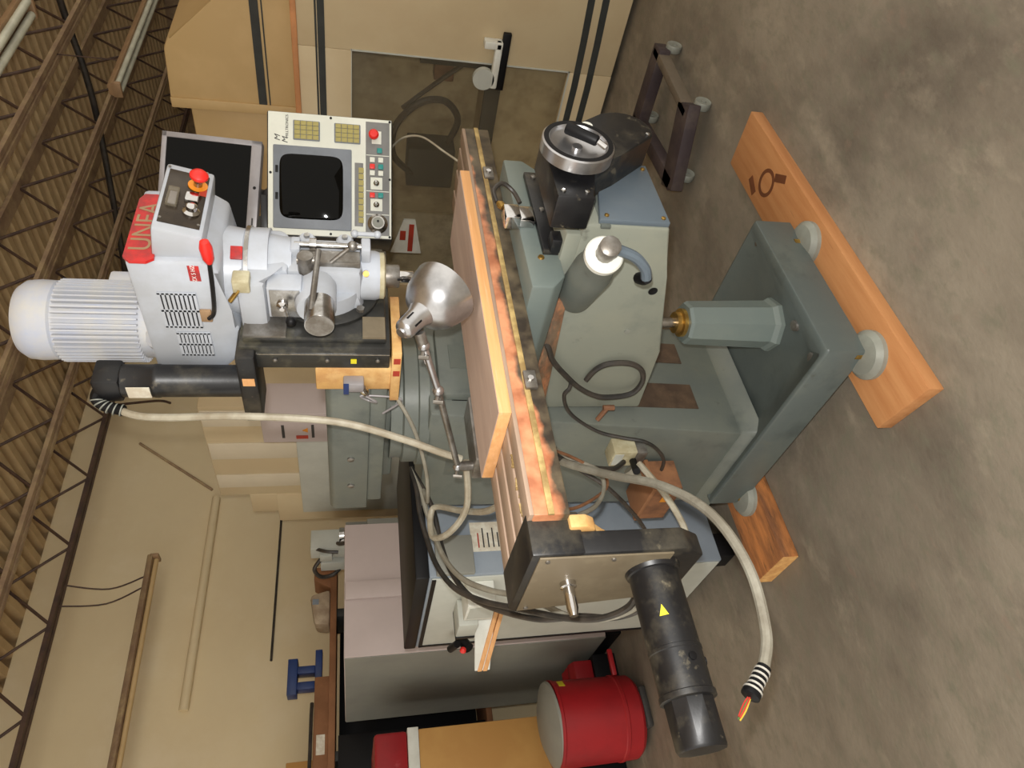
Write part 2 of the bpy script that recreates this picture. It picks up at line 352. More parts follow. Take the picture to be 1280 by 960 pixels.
f2 = fixture(5.08, 7.4, 2.96, 3.1, 'long twin tube fluorescent fixture hanging over the cream enclosure')
for xx in (5.5, 7.0):
    b = MB(); b.cyl((xx, 2.96, 3.17), (xx, 2.96, 3.6), .005, seg=6); b.build('hanger_wire', 'joistdark', f2)
f3 = fixture(-.6, 2.82, 5.7, 3.02, 'long thin fluorescent strip hung on wires along the cream wall', 1)
for dx in (0, .09):
    b = MB(); b.tube([(2.55+dx, 5.68, 3.09), (2.4+dx*1.3, 5.6, 3.3), (2.36+dx*1.8, 5.5, 3.58)], .006, seg=6); b.build('hanger_wire', 'joistdark', f3)
b = MB(); b.tube([(1.68, 5.965, 2.722), (2.6, 5.965, 2.705), (3.5, 5.965, 2.69)], .035, seg=12); b.build('wall_conduit', 'wall', label='painted conduit running level along the cream wall', cat='conduit')
b = MB(); b.tube([(2.0, 5.985, 2.12), (3.3, 5.985, 2.115), (3.6, 5.985, 2.115)], .010, seg=6); b.build('wall_cable', 'blackhose', label='thin dark cable pinned level on the cream wall', cat='cable')
b = MB(); b.tube([(4.13, 5.99, 3.44), (3.60, 5.99, 2.74)], .012, seg=6); b.build('wall_wire', 'joist', label='thin wire slanting across the cream wall beside the motor', cat='wire')

# ================================================================== MILLING MACHINE
mill = thing('milling_machine', (1.44, 1.7, .045), 'grey-green knee milling machine with pale grey head standing on timber boards', 'milling machine')
# base with sunken pan
b = MB(); x0, x1, y0, y1, z0, z1 = 1.15, 1.73, 1.276, 2.13, .075, .205
o_b = [(x0, y0), (x1, y0), (x1, y1), (x0, y1)]; t_ = .012
bot = [b.bm.verts.new((x, y, z0)) for x, y in o_b]; top = [b.bm.verts.new((x, y, z1)) for x, y in o_b]
inn = [b.bm.verts.new((x+(t_ if x == x0 else -t_), y+(.03 if y == y0 else -t_), z1)) for x, y in o_b]
pan_ = [b.bm.verts.new((x+(.10 if x == x0 else -.10), y+(.10 if y == y0 else -.05), z1-.035)) for x, y in o_b]
b.bm.faces.new(bot[::-1]); b.bm.faces.new(pan_)
for r0, r1 in ((bot, top), (top, inn), (inn, pan_)):
    for i in range(4): b.bm.faces.new([r0[i], r0[(i+1) % 4], r1[(i+1) % 4], r1[i]])
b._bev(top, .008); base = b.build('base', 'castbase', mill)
for (x, y) in ((1.63, 1.285), (1.16, 1.30), (1.16, 2.10), (1.70, 2.10)):
    b = MB(); b.lathe([(.072, 0), (.072, .014), (.058, .028), (.02, .034)], (x, y, .048 if y < 1.6 else .062), ZA, 28); p = b.build('leveling_pad', 'caster', mill)
    b = MB(); b.cyl((x, y, .08), (x, y, .1), .014, seg=6); b.build('bolt', 'brass', p)
for (x, y) in ((1.20, 1.36), (1.685, 1.33), (1.33, 1.36)):
    b = MB(); b.lathe([(.018, 0), (.016, .012), (.006, .014)], (x, y, .178), ZA, 16); b.build('base_bolt', 'dullsteel', base)
# column
b = MB()
b.hexa([(1.17, 1.70, .175), (1.71, 1.70, .175), (1.71, 2.2, .175), (1.17, 2.2, .175)], [(1.203, 1.748, .235), (1.677, 1.748, .235), (1.677, 2.19, .235), (1.203, 2.19, .235)], .01)
b.hexa([(1.203, 1.748, .225), (1.677, 1.748, .225), (1.677, 2.19, .225), (1.203, 2.19, .225)], [(1.245, 1.68, 1.27), (1.635, 1.68, 1.27), (1.635, 2.23, 1.27), (1.245, 2.23, 1.27)], .008)
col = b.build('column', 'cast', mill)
def frontY(z): return 1.748 - (z-.225)*.068/1.045
for xa, xb in ((1.300, 1.402), (1.50, 1.59)):
    b = MB(); b.hexa([(xa, frontY(.36)-.004, .36), (xb, frontY(.36)-.004, .36), (xb, frontY(.36)+.02, .36), (xa, frontY(.36)+.02, .36)],
                     [(xa, frontY(1.2)-.004, 1.2), (xb, frontY(1.2)-.004, 1.2), (xb, frontY(1.2)+.02, 1.2), (xa, frontY(1.2)+.02, 1.2)]); b.build('slide_way', 'waybrown', col)
b = MB(); b.hexa([(1.403, frontY(.36)-.035, .57), (1.497, frontY(.36)-.035, .57), (1.497, 1.75, .57), (1.403, 1.75, .57)], [(1.403, frontY(1.2)-.035, 1.2), (1.497, frontY(1.2)-.035, 1.2), (1.497, 1.70, 1.2), (1.403, 1.70, 1.2)]); b.build('way_rail', 'cast', col)
# raised access door outline on the left face of the column
b = MB(); b.hexa([(1.236, 1.78, .95), (1.245, 1.78, .95), (1.245, 2.02, .95), (1.236, 2.02, .95)], [(1.241, 1.78, 1.2), (1.25, 1.78, 1.2), (1.25, 2.02, 1.2), (1.241, 2.02, 1.2)], .004); b.build('access_cover', 'cast', col)
b = MB(); b.box((1.30, 1.655, 1.04), (1.58, 1.70, 1.24), .012); b.build('front_cover', 'cast', col)
# turret and ram
b = MB(); b.lathe([(.215, 0), (.215, .03), (.205, .034), (.205, .075), (.19, .08), (.19, .115)], (1.44, 1.86, 1.265), ZA, 48); b.build('turret', 'cast', mill)
b = MB(); b.box((1.31, 1.66, 1.365), (1.57, 2.12, 1.41), .01); b.build('ram_saddle', 'cast', mill)
b = MB(); b.prism([(1.25, 1.445), (1.63, 1.445), (1.63, 1.555), (1.615, 1.57), (1.265, 1.57), (1.25, 1.555)], 'y', 1.555, 2.235, .006)
b.prism([(1.262, 1.398), (1.618, 1.398), (1.618, 1.45), (1.262, 1.45)], 'y', 1.557, 2.20, .004); ram = b.build('ram', 'cast', mill)
for y in (1.92, 2.08):
    b = MB(); b.lathe([(.011, 0), (.011, .005), (.006, .007)], (1.2505, y, 1.50), -XA, 12); b.build('ram_plug', 'dullsteel', ram)
# ochre adapter block behind the head slide
b = MB(); b.box((1.245, 1.472, 1.392), (1.635, 1.562, 1.592), .004); b.box((1.235, 1.40, 1.368), (1.45, 1.60, 1.394), .003); ad = b.build('head_adapter', 'rustpaint', mill)
for y in (1.42, 1.47):
    b = MB(); b.box((1.2345, y, 1.371), (1.2355, y+.022, 1.389)); b.build('colour_mark', 'redprint', ad)
b = MB(); b.box((1.212, 1.50, 1.465), (1.246, 1.535, 1.52), .005); ls = b.build('limit_switch', 'silver', mill)
b = MB(); b.box((1.209, 1.497, 1.505), (1.213, 1.538, 1.519)); b.build('blue_band', 'blue', ls)
b = MB(); b.lathe([(.011, 0), (.013, .012), (.008, .03)], (1.228, 1.535, 1.47), (0, .8, -.4), 12); b.build('cable_gland', 'chrome', ls)
b = MB(); b.tube([(1.22, 1.56, 1.46), (1.215, 1.58, 1.43), (1.235, 1.60, 1.45), (1.238, 1.58, 1.47), (1.24, 1.60, 1.36), (1.235, 1.66, 1.41)], .003, 6); b.build('switch_lead', 'silver', ls)
# vertical slide
b = MB(); b.box((1.247, 1.392, 1.398), (1.633, 1.474, 1.775), .004)
b.box((1.262, 1.372, 1.41), (1.618, 1.395, 1.765), .004); sl = b.build('head_slide', 'slide', mill)
for z in (1.43, 1.56, 1.69):
    b = MB(); b.lathe([(.006, 0), (.006, .004), (.003, .006)], (1.2465, 1.44, z), -XA, 10); b.build('gib_screw', 'dullsteel', sl)
b = MB(); b.box((1.2445, 1.415, 1.40), (1.2475, 1.419, 1.77)); b.build('way_strip', 'steel', sl)
b = MB(); b.box((1.2615, 1.366, 1.66), (1.335, 1.373, 1.762)); b.build('wiper_plate', 'dullsteel', sl)
b = MB(); b.box((1.2615, 1.366, 1.412), (1.335, 1.373, 1.47)); b.build('wiper_plate', 'coverplate', sl)
b = MB(); b.box((1.243, 1.436, 1.485), (1.247, 1.450, 1.50)); b.build('yellow_tab', 'yellow', sl)
# vertical drive: belt case + upright black motor
b = MB(); b.box((1.215, 1.40, 1.735), (1.33, 1.665, 1.782), .006); bc = b.build('belt_case', 'black', mill)
b = MB(); b.box((1.2135, 1.48, 1.742), (1.2155, 1.508, 1.772)); b.build('sticker', 'boardedge', bc)
b = MB(); b.lathe([(.043, 0), (.043, .20), (.0445, .203), (.0445, .215), (.043, .218), (.043, .29), (.040, .294)], (1.262, 1.545, 1.78), ZA, 32); zm = b.build('slide_motor', 'black', mill)
b = MB(); b.box((1.222, 1.505, 2.07), (1.302, 1.585, 2.135), .008); b.build('connector_housing', 'black', zm)
b = MB(); b.box((1.2185, 1.522, 2.0), (1.2215, 1.562, 2.055)); b.build('sticker', 'paper', zm)
# ---- head: speed housing
b = MB(); b.prism([(1.175, 2.0), (1.56, 2.0), (1.615, 1.925), (1.59, 1.86), (1.50, 1.785), (1.39, 1.775), (1.33, 1.80), (1.20, 1.80), (1.172, 1.84)], 'x', 1.31, 1.575, .012); hs = b.build('speed_housing', 'head', mill)
for (ya, yb, za, zb) in ((1.275, 1.385, 1.865, 1.945), (1.412, 1.49, 1.852, 1.925)):
    n = 8; st = (zb-za)/n
    b = MB(); b.box((1.3085, ya, za), (1.3098, yb, zb)); pl_ = b.build('vent_back', 'blackplain', hs)
    b = MB()
    for k in range(n+1): b.box((1.3055, ya-.004, za+k*st-.0032), (1.3092, yb+.004, za+k*st+.0032))
    for yy in (ya-.002, (ya+yb)/2, yb+.002): b.box((1.3055, yy-.003, za-.003), (1.3092, yy+.003, zb+.003))
    b.build('vent_slats', 'head', hs, kind='stuff')
b = MB(); b.prism([(1.30, 1.95), (1.312, 1.935), (1.53, 1.935), (1.545, 1.955), (1.545, 1.99), (1.525, 2.0), (1.315, 2.0), (1.30, 1.985)], 'y', 1.168, 1.175); npl = b.build('name_plate', 'redplate', hs, label='red name plate with tan letters')
lettering('UNEA', .066, (1.423, 1.1675, 1.968), XA, ZA, 'tan', npl)
b = MB(); b.box((1.3088, 1.185, 1.843), (1.3098, 1.232, 1.868)); st_ = b.build('warning_sticker', 'redplate', hs)
lettering('ZX 5 HZ', .0135, (1.3085, 1.2085, 1.8565), -YA, ZA, 'whiteprint', st_)
b = MB(); b.box((1.303, 1.325, 1.835), (1.312, 1.365, 1.862), .003); b.build('lever_bracket', 'tan', hs)
lv = MB(); lv.tube([(1.302, 1.35, 1.842), (1.293, 1.32, 1.826), (1.29, 1.25, 1.818), (1.288, 1.15, 1.812)], .0055, 8); lvo = lv.build('brake_lever', 'black', hs)
b = MB(); b.lathe([(.007, 0), (.013, .015), (.0145, .045), (.010, .062), (.003, .066)], (1.288, 1.155, 1.812), (0, -1, .04), 16); b.build('lever_grip', 'red', hs)
# control box on the front of the head
b = MB(); b.hexa([(1.325, 1.115, 1.825), (1.57, 1.115, 1.825), (1.57, 1.185, 1.835), (1.325, 1.185, 1.835)], [(1.325, 1.09, 1.93), (1.57, 1.09, 1.93), (1.57, 1.185, 1.945), (1.325, 1.185, 1.945)], .008); cb = b.build('control_box', 'head', mill)
nf = V((0, -.105, -.025)).normalized(); uf = V((0, -.025, .105)).normalized()   # face normal and up
fc = V((1.4475, 1.1025, 1.8775))
b = MB(); b.obox(fc + nf*.001, (.098, .0015, .044), (XA, nf, uf), .001); b.build('control_plate', 'darkplate', cb)
def onface(dx, dz, dn=0): return fc + XA*dx + uf*dz + nf*dn
b = MB(); b.lathe([(.022, 0), (.022, .003)], onface(.055, -.022, .002), nf, 24); b.build('stop_ring', 'orange_plastic', cb)
b = MB(); b.lathe([(.010, 0), (.010, .02)], onface(.055, -.022, .004), nf, 18); b.build('stop_stem', 'steel', cb)
b = MB(); b.lathe([(.014, 0), (.021, .008), (.021, .014), (.014, .021), (.004, .023)], onface(.055, -.022, .022), nf, 24); b.build('stop_button', 'red', cb)
b = MB(); b.obox(onface(-.01, .024, .008), (.030, .008, .013), (XA, nf, uf), .004); b.build('clear_cover', 'clearplastic', cb)
b = MB(); b.obox(onface(-.01, .024, .004), (.022, .003, .008), (XA, nf, uf), .002); b.build('meter', 'silver', cb)
b = MB(); b.obox(onface(.0, -.016, .008), (.016, .006, .015), (XA, nf, uf), .003); b.build('rocker_block', 'chrome', cb)
b = MB(); b.lathe([(.019, 0), (.019, .007), (.012, .012), (.012, .022), (.009, .024)], onface(-.048, -.02, .002), nf, 22); b.build('selector_knob', 'chrome', cb)
b = MB(); b.obox(onface(.033, -.036, .002), (.012, .002, .008), (XA, nf, uf)); b.build('red_label', 'redprint', cb)
for (dx, dz) in ((-.085, .04), (.105, .046), (.112, -.036), (-.085, -.04)):
    b = MB(); b.lathe([(.0035, 0), (.0035, .002)], onface(dx, dz, .002), nf, 8); b.build('panel_screw', 'dullsteel', cb)
# main motor
mx, my = 1.44, 1.51
b = MB(); b.lathe([(.10, 0), (.102, .012), (.097, .014), (.097, .245), (.104, .25), (.106, .29), (.103, .318), (.09, .336), (.05, .345)], (mx, my, 1.995), ZA, 56); mo = b.build('main_motor', 'motor', mill)
fin = MB(); fin.box((mx-.0022, my-.110, 2.035), (mx+.0022, my-.094, 2.235)); fo = fin.build('cooling_fin', 'motor', mo)
nf_ = 44
for k in range(1, nf_):
    a = 2*math.pi*k/nf_; c = fo.copy(); COL.objects.link(c); c.parent = mo
    c.rotation_euler = (0, 0, a); pos = V((mx, my, 0)) + Matrix.Rotation(a, 3, 'Z') @ (WP[fo] - V((mx, my, 0)))
    WP[c] = pos; c.location = pos - WP[mo]
b = MB(); b.box((1.535, 1.45, 2.05), (1.575, 1.56, 2.14), .008); b.build('terminal_box', 'motor', mo)
b = MB(); b.lathe([(.03, 0), (.03, .012), (.02, .02)], (mx-.085, my-.03, 1.995), (-.6, -.3, .5), 16); b.build('mount_lug', 'motor', mo)
# neck rings below the housing
SX, SY = 1.44, 1.315
b = MB(); b.lathe([(.113, 0), (.113, .055), (.108, .06), (.116, .105)], (SX, SY, 1.70), ZA, 48); nk = b.build('gear_case', 'head', mill)
b = MB(); b.lathe([(.117, 0), (.117, .01)], (SX, SY, 1.745), ZA, 48); b.build('joint_ring', 'steel', nk)
b = MB(); b.obox((1.392, 1.212, 1.771), (.017, .003, .014), (V((.89, -.45, 0)), V((.45, .89, 0)), ZA), .001); b.build('speed_plate', 'redplate', nk)
b = MB(); b.box((1.295, 1.215, 1.735), (1.335, 1.255, 1.775), .004); lb = b.build('lever_base', 'cream_box', nk)
b = MB(); b.cyl((1.30, 1.245, 1.76), (1.30, 1.285, 1.785), .006, seg=10); b.build('lever_pin', 'brass', nk)
b = MB(); b.lathe([(.03, 0), (.036, .02), (.036, .07), (.03, .085)], (1.35, 1.42, 1.715), (-1, -.15, -.1), 24); b.build('clutch_cap', 'head', nk)
b = MB(); b.prism([(1.302, 1.77), (1.302, 1.702), (1.36, 1.70), (1.36, 1.65), (1.495, 1.65), (1.52, 1.67), (1.52, 1.77)], 'y', 1.235, 1.40, .015)
b.lathe([(.092, 0), (.10, .06)], (SX, SY, 1.645), ZA, 40); b.build('upper_casting', 'head', mill)
# quill head casting
b = MB()
b.box((1.365, 1.24, 1.47), (1.50, 1.40, 1.67), .022)
b.lathe([(.062, 0), (.066, .012), (.066, .06), (.07, .09), (.07, .2)], (SX, SY, 1.425), ZA, 40)
b.hexa([(1.375, 1.25, 1.50), (1.495, 1.25, 1.50), (1.51, 1.38, 1.46), (1.355, 1.38, 1.46)], [(1.375, 1.25, 1.62), (1.495, 1.25, 1.62), (1.51, 1.38, 1.66), (1.355, 1.38, 1.66)], .02)
b.lathe([(.05, 0), (.05, .08), (.045, .09)], (1.37, 1.29, 1.585), -XA, 28)
qh = b.build('quill_head', 'head', mill)
b = MB(); b.lathe([(.142, 0), (.142, .012), (.136, .016)], (SX, 1.374, 1.565), -YA, 56); b.build('swivel_ring', 'slide', mill)
b = MB(); b.lathe([(.118, 0), (.115, .05)], (SX, 1.362, 1.575), -YA, 48); b.build('swivel_boss', 'head', qh)
for k in range(4):
    a = math.pi/4 + k*math.pi/2
    b = MB(); b.cyl((SX+.127*math.cos(a), 1.362, 1.565+.127*math.sin(a)), (SX+.127*math.cos(a), 1.348, 1.565+.127*math.sin(a)), .011, seg=6); b.build('clamp_bolt', 'dullsteel', qh)
# feed selector plate and knob on the left cheek
b = MB(); b.box((1.306, 1.245, 1.618), (1.36, 1.345, 1.70), .003); b.build('feed_box', 'head', qh)
b = MB(); b.box((1.3025, 1.25, 1.622), (1.3065, 1.34, 1.694), .0015); fp = b.build('feed_plate', 'steel', qh)
b = MB(); b.lathe([(.014, 0), (.014, .008), (.006, .012), (.006, .02)], (1.303, 1.295, 1.665), -XA, 18); b.build('feed_dial', 'chrome', qh)
b = MB(); b.cyl((1.30, 1.295, 1.66), (1.262, 1.30, 1.65), .004, seg=8); b.build('feed_stem', 'steel', qh)
b = MB(); b.sphere((1.252, 1.303, 1.643), .0125); b.build('feed_knob', 'blackplain', qh)
# quill feed hub
b = MB(); b.lathe([(.036, 0), (.036, .075), (.0345, .08)], (1.285, 1.272, 1.575), (-1, -.06, -.02), 32); hub = b.build('feed_hub', 'steel', qh)
b = MB(); b.lathe([(.033, 0), (.033, .002)], (1.2055, 1.267, 1.573), (-1, -.06, -.02), 32); b.build('hub_face', 'dullsteel', hub)
b = MB(); b.cyl((1.232, 1.243, 1.592), (1.395, 1.196, 1.578), .0075, seg=10); b.build('feed_rod', 'dullsteel', qh)
b = MB(); b.cyl((1.378, 1.215, 1.575), (1.378, 1.215, 1.63), .011, seg=14); b.cyl((1.378, 1.20, 1.61), (1.378, 1.25, 1.61), .019, seg=18); b.build('fine_feed_boss', 'dullsteel', qh)
# depth stop
b = MB(); b.box((1.418, 1.215, 1.625), (1.468, 1.255, 1.648), .004); b.build('stop_bracket', 'head', qh)
b = MB(); b.box((1.418, 1.21, 1.45), (1.468, 1.255, 1.474), .004); b.build('stop_bracket', 'head', qh)
b = MB(); b.cyl((1.445, 1.222, 1.45), (1.445, 1.222, 1.64), .008, seg=14); b.build('depth_rod', 'steel', qh)
b = MB(); b.cyl((1.445, 1.222, 1.585), (1.445, 1.222, 1.602), .017, seg=20); b.build('micrometer_nut', 'steel', qh)
b = MB(); b.box((1.385, 1.226, 1.476), (1.432, 1.244, 1.625), .003); b.build('scale_plate', 'dullsteel', qh)
for z in (1.515, 1.61):
    b = MB(); b.lathe([(.022, 0), (.022, .02), (.017, .026)], (1.478, 1.25, z), -YA, 20); lg = b.build('lug', 'head', qh)
    b = MB(); b.cyl((1.478, 1.224, z), (1.478, 1.216, z), .008, seg=6); b.build('lug_screw', 'steel', lg)
b = MB(); b.cyl((1.385, 1.225, 1.548), (1.40, 1.185, 1.50), .0055, seg=10); b.sphere((1.401, 1.183, 1.496), .0125); b.build('quill_lever', 'dullsteel', qh)
b = MB(); b.cyl((1.482, 1.21, 1.485), (1.482, 1.21, 1.435), .006, seg=10); b.sphere((1.482, 1.21, 1.49), .0105); b.sphere((1.482, 1.21, 1.432), .0105); b.build('quill_clamp', 'head', qh)
b = MB(); b.cyl((1.39, 1.262, 1.462), (1.374, 1.25, 1.462), .008, seg=12); b.build('oil_cup', 'brass', qh)
# spindle
b = MB(); b.lathe([(.056, 0), (.062, .004), (.062, .02)], (SX, SY, 1.41), ZA, 36); b.build('quill_ring', 'cream_box', mill)
b = MB(); b.lathe([(.029, 0), (.031, .003), (.031, .037), (.027, .04)], (SX, SY, 1.372), ZA, 30); sp = b.build('spindle_nose', 'dullsteel', mill)
b = MB(); b.lathe([(.0155, 0), (.0165, .002), (.0165, .04)], (SX, SY, 1.334), ZA, 26); b.build('collet_holder', 'chrome', sp)
b = MB(); n = 60
rings = []
for i in range(n+1):
    z = 1.335 - .078*i/n; a0 = i*.42; rr = .0065 if i < n-4 else .0065*(n-i)/4+.0003
    rings.append([b.bm.verts.new((SX+rr*(1 if k % 4 in (0, 1) else .55)*math.cos(a0+k*math.pi/4), SY+rr*(1 if k % 4 in (0, 1) else .55)*math.sin(a0+k*math.pi/4), z)) for k in range(8)])
for ra, rb in zip(rings, rings[1:]):
    for k in range(8): b.bm.faces.new([ra[k], ra[(k+1) % 8], rb[(k+1) % 8], rb[k]])
b.build('twist_drill', 'drill', sp)
b = MB(); b.tube([(1.41, 1.30, 1.378), (1.404, 1.292, 1.355), (1.394, 1.287, 1.348), (1.388, 1.282, 1.365), (1.404, 1.292, 1.37)], .0035, 6); b.build('black_tie', 'blackplain', sp)
# ---- knee
b = MB(); b.prism([(.985, .748), (1.14, .70), (1.43, .613), (1.70, .592), (1.70, .965), (.985, .965)], 'x', 1.28, 1.60, .008)
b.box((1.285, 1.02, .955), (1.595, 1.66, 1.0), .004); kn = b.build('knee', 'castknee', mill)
b = MB(); b.hexa([(1.262, 1.22, .955), (1.292, 1.22, .955), (1.292, 1.665, .92), (1.262, 1.665, .92)], [(1.262, 1.22, .985), (1.292, 1.22, .985), (1.292, 1.665, .985), (1.262, 1.665, .985)], .003); b.build('knee_gib', 'table', kn)
b = MB(); b.lathe([(.008, 0), (.008, .003)], (1.28, 1.345, .745), -XA, 16); b.build('plug', 'caster', kn)
b = MB(); b.lathe([(.0, 0), (.012, .0005), (.013, .001)], (1.2795, 1.19, .722), -XA, 16, cap=False); b.build('bolt_hole', 'blackplain', kn)
b = MB(); b.box((1.275, .983, .90), (1.605, .993, .925), .002); b.build('front_lip', 'cast', kn)
# sloping front cover
b = MB(); b.prism([(1.285, .75), (1.52, .75), (1.52, .80), (1.44, .90), (1.285, .93)], 'y', .972, .987, .003); fcv = b.build('front_cover', 'cast_blue', kn)
for (x, z) in ((1.30, .765), (1.50, .765), (1.30, .91)):
    b = MB(); b.lathe([(.006, 0), (.006, .003), (.003, .005)], (x, .972, z), -YA, 8); b.build('cover_screw', 'brass', fcv)
# elevating crank
r0, r1_ = V((1.30, 1.23, .925)), V((1.152, .965, .951)); dr = (r1_-r0).normalized()
b = MB(); b.lathe([(.050, 0), (.050, .20), (.044, .215), (.044, .285)], r0, dr, 36); eh = b.build('elevating_shaft_housing', 'cast', kn)
L0 = (r1_-r0).length
b = MB(); b.lathe([(.044, 0), (.044, .014), (.04, .018)], r0+dr*(L0-.018), dr, 36); b.build('dial_ring', 'white', kn)
b = MB(); b.lathe([(.022, 0), (.022, .026), (.024, .028), (.024, .05), (.018, .054)], r0+dr*L0, dr, 12); b.build('crank_hub', 'dullsteel', kn)
c0 = r0+dr*(L0+.04)
b = MB(); b.tube([c0+V((0, .0, -.005)), c0+V((.006, .012, -.03)), c0+V((.004, .028, -.07)), c0+V((.0, .055, -.10)), c0+V((-.002, .082, -.112))], .0125, 10); b.build('crank_arm', 'cast_blue', kn)
b = MB(); b.lathe([(.012, 0), (.016, .02), (.014, .05)], c0+V((-.004, .082, -.114)), (.75, .65, 0), 14); b.build('crank_grip', 'blackplain', kn)
# pipe loop on the side of the knee
b = MB(); b.tube([(1.275, 1.38, .982), (1.262, 1.40, .965), (1.262, 1.454, .94), (1.26, 1.514, .89), (1.256, 1.57, .832), (1.252, 1.605, .769), (1.252, 1.609, .71), (1.255, 1.594, .655), (1.26, 1.543, .638), (1.262, 1.49, .66), (1.264, 1.465, .706), (1.266, 1.47, .765), (1.268, 1.499, .798), (1.268, 1.547, .815)], .0085, 8); b.build('oil_hose', 'blackhose', kn)
b = MB(); b.tube([(1.27, 1.55, .86), (1.245, 1.558, .869), (1.24, 1.584, .88), (1.24, 1.652, .854), (1.23, 1.698, .809), (1.21, 1.735, .735), (1.19, 1.74, .66), (1.17, 1.736, .59), (1.165, 1.78, .53), (1.165, 1.847, .486), (1.165, 1.932, .476), (1.17, 1.983, .503)], .006, 8); b.build('oil_line', 'blackhose', kn)
b = MB(); b.cyl((1.232, 1.70, .745), (1.245, 1.655, .722), .008, seg=8); b.cyl((1.245, 1.655, .70), (1.245, 1.655, .735), .009, seg=8); b.build('elbow_fitting', 'rust', kn)
# elevating screw pedestal
b = MB(); b.lathe([(.088, 0), (.086, .015), (.077, .03), (.068, .30), (.062, .31)], (SX, 1.47, .168), ZA, 8); ped = b.build('screw_pedestal', 'castdark', mill, ang=20)
b = MB(); b.lathe([(.045, 0), (.045, .012), (.034, .014), (.034, .03)], (SX, 1.47, .478), ZA, 20); b.build('brass_collar', 'brass', ped)
b = MB(); b.cyl((SX, 1.47, .5), (SX, 1.47, .64), .016, seg=18); b.build('elevating_screw', 'steel', ped)
# ---- saddle
b = MB(); b.prism([(1.185, 1.085), (1.185, 1.03), (1.225, .995), (1.66, .995), (1.70, 1.03), (1.70, 1.085)], 'y', 1.10, 1.50, .006); sd = b.build('saddle', 'castdark', mill)
b = MB(); b.box((1.30, 1.085, .993), (1.625, 1.101, 1.04), .003); rk = b.build('front_bracket', 'black', sd)
b = MB(); b.box((1.296, 1.05, .985), (1.335, 1.09, 1.025), .004); b.build('bracket_block', 'black', sd)
for x in (1.32, 1.46, 1.60):
    b = MB(); b.lathe([(.007, 0), (.007, .004), (.004, .006)], (x, 1.085, 1.018), -YA, 8); b.build('bracket_screw', 'dullsteel', rk)
b = MB(); b.box((1.40, 1.075, 1.045), (1.46, 1.10, 1.10), .004); b.box((1.392, 1.06, 1.085), (1.445, 1.10, 1.125), .004); lsw = b.build('limit_switch', 'chrome', sd)
b = MB(); b.lathe([(.009, 0), (.011, .012), (.006, .022)], (1.455, 1.08, 1.12), (.7, 0, .5), 10); b.build('cable_gland', 'brass', lsw)
b = MB(); b.tube([(1.475, 1.08, 1.135), (1.51, 1.07, 1.14), (1.535, 1.065, 1.115), (1.525, 1.08, 1.085), (1.49, 1.09, 1.07)], .006, 8); b.build('switch_lead', 'blackhose', lsw)
b = MB(); b.lathe([(.009, 0), (.007, .004)], (1.29, 1.10, 1.045), -YA, 10); b.build('plug', 'brass', sd)
# ---- long table
TX0, TX1, TY0, TY1 = .625, 1.965, 1.172, 1.46
b = MB(); b.prism([(TY0, 1.084), (TY1, 1.084), (TY1, 1.158), (TY0, 1.158)], 'x', TX0, TX1, .004); tb = b.build('work_table', 'tablerust', mill)
nt_ = 3; sw = (TY1-TY0)/(nt_+1)
for k, (ya, yb) in enumerate(((TY0+.001, 1.225), (1.241, 1.305), (1.321, 1.385), (1.401, TY1-.001))):
    b = MB(); b.box((TX0+.002, ya, 1.157), (TX1-.002, yb, 1.1665), .001); b.build('table_land', 'tabletop', tb)
b = MB(); b.box((TX0, TY0-.004, 1.117), (TX1, TY0+.002, 1.130), .001); b.build('front_slot_strip', 'stripbeige', tb)
for (x, lab) in ((.93, 0), (1.70, 1)):
    b = MB(); b.box((x, TY0-.012, 1.10), (x+.05, TY0-.002, 1.128), .002); dg = b.build('trip_dog', 'dullsteel', tb)
    b = MB(); b.lathe([(.007, 0), (.007, .005)], (x+.025, TY0-.012, 1.114), -YA, 8); b.build('dog_screw', 'chrome', dg)
b = MB(); b.prism([(1.185, 1.085), (1.30, 1.085), (1.30, .98), (1.26, .985), (1.235, 1.02), (1.2, 1.03), (1.185, 1.05)], 'x', .603, .632, .004); b.build('screw_bearing', 'rustpaint', tb)
# end gearbox and motor of the long axis
b = MB(); b.prism([(1.196, 1.158), (1.464, 1.158), (1.43, .86), (1.38, .80), (1.235, .80), (1.2, .85)], 'x', .553, .602, .006)
b.box((.553, 1.196, 1.06), (.645, 1.464, 1.168), .006); gx = b.build('end_gearbox', 'black', mill)
b = MB(); b.prism([(1.203, 1.152), (1.456, 1.152), (1.424, .875), (1.21, .875)], 'x', .549, .5535, .001); b.build('gearbox_cover', 'coverplate', gx)
for (y, z) in ((1.215, 1.135), (1.44, 1.135), (1.22, 1.0)):
    b = MB(); b.lathe([(.005, 0), (.005, .003)], (.549, y, z), -XA, 8); b.build('cover_screw', 'dullsteel', gx)
b = MB(); b.lathe([(.017, 0), (.017, .01), (.012, .012), (.012, .055), (.008, .07)], (.549, 1.32, 1.07), -XA, 16); b.build('shaft_end', 'chrome', gx)
b = MB(); b.lathe([(.059, 0), (.055, .012), (.051, .014), (.051, .165), (.0525, .166), (.0525, .172), (.051, .174), (.051, .245), (.054, .247), (.054, .257), (.05, .259)], (.553, 1.29, .895), -XA, 36); xm = b.build('table_motor', 'black', gx)
b = MB(); b.lathe([(.048, 0), (.048, .08), (.045, .085)], (.296, 1.29, .895), -XA, 10); b.build('motor_end_cap', 'black', xm)
for (a) in (100, 170):
    r = math.radians(a); d = V((0, -math.sin(r), math.cos(r)))
    b = MB(); b.lathe([(.008, 0), (.008, .003), (.004, .004)], V((.36, 1.29, .895))+d*.0505, d, 14); b.build('brush_cap', 'blackplain', xm)
d = V((0, -.9, .43)).normalized()
tri = V((.45, 1.29, .895)) + d*.0515; tu = XA.cross(d).normalized()
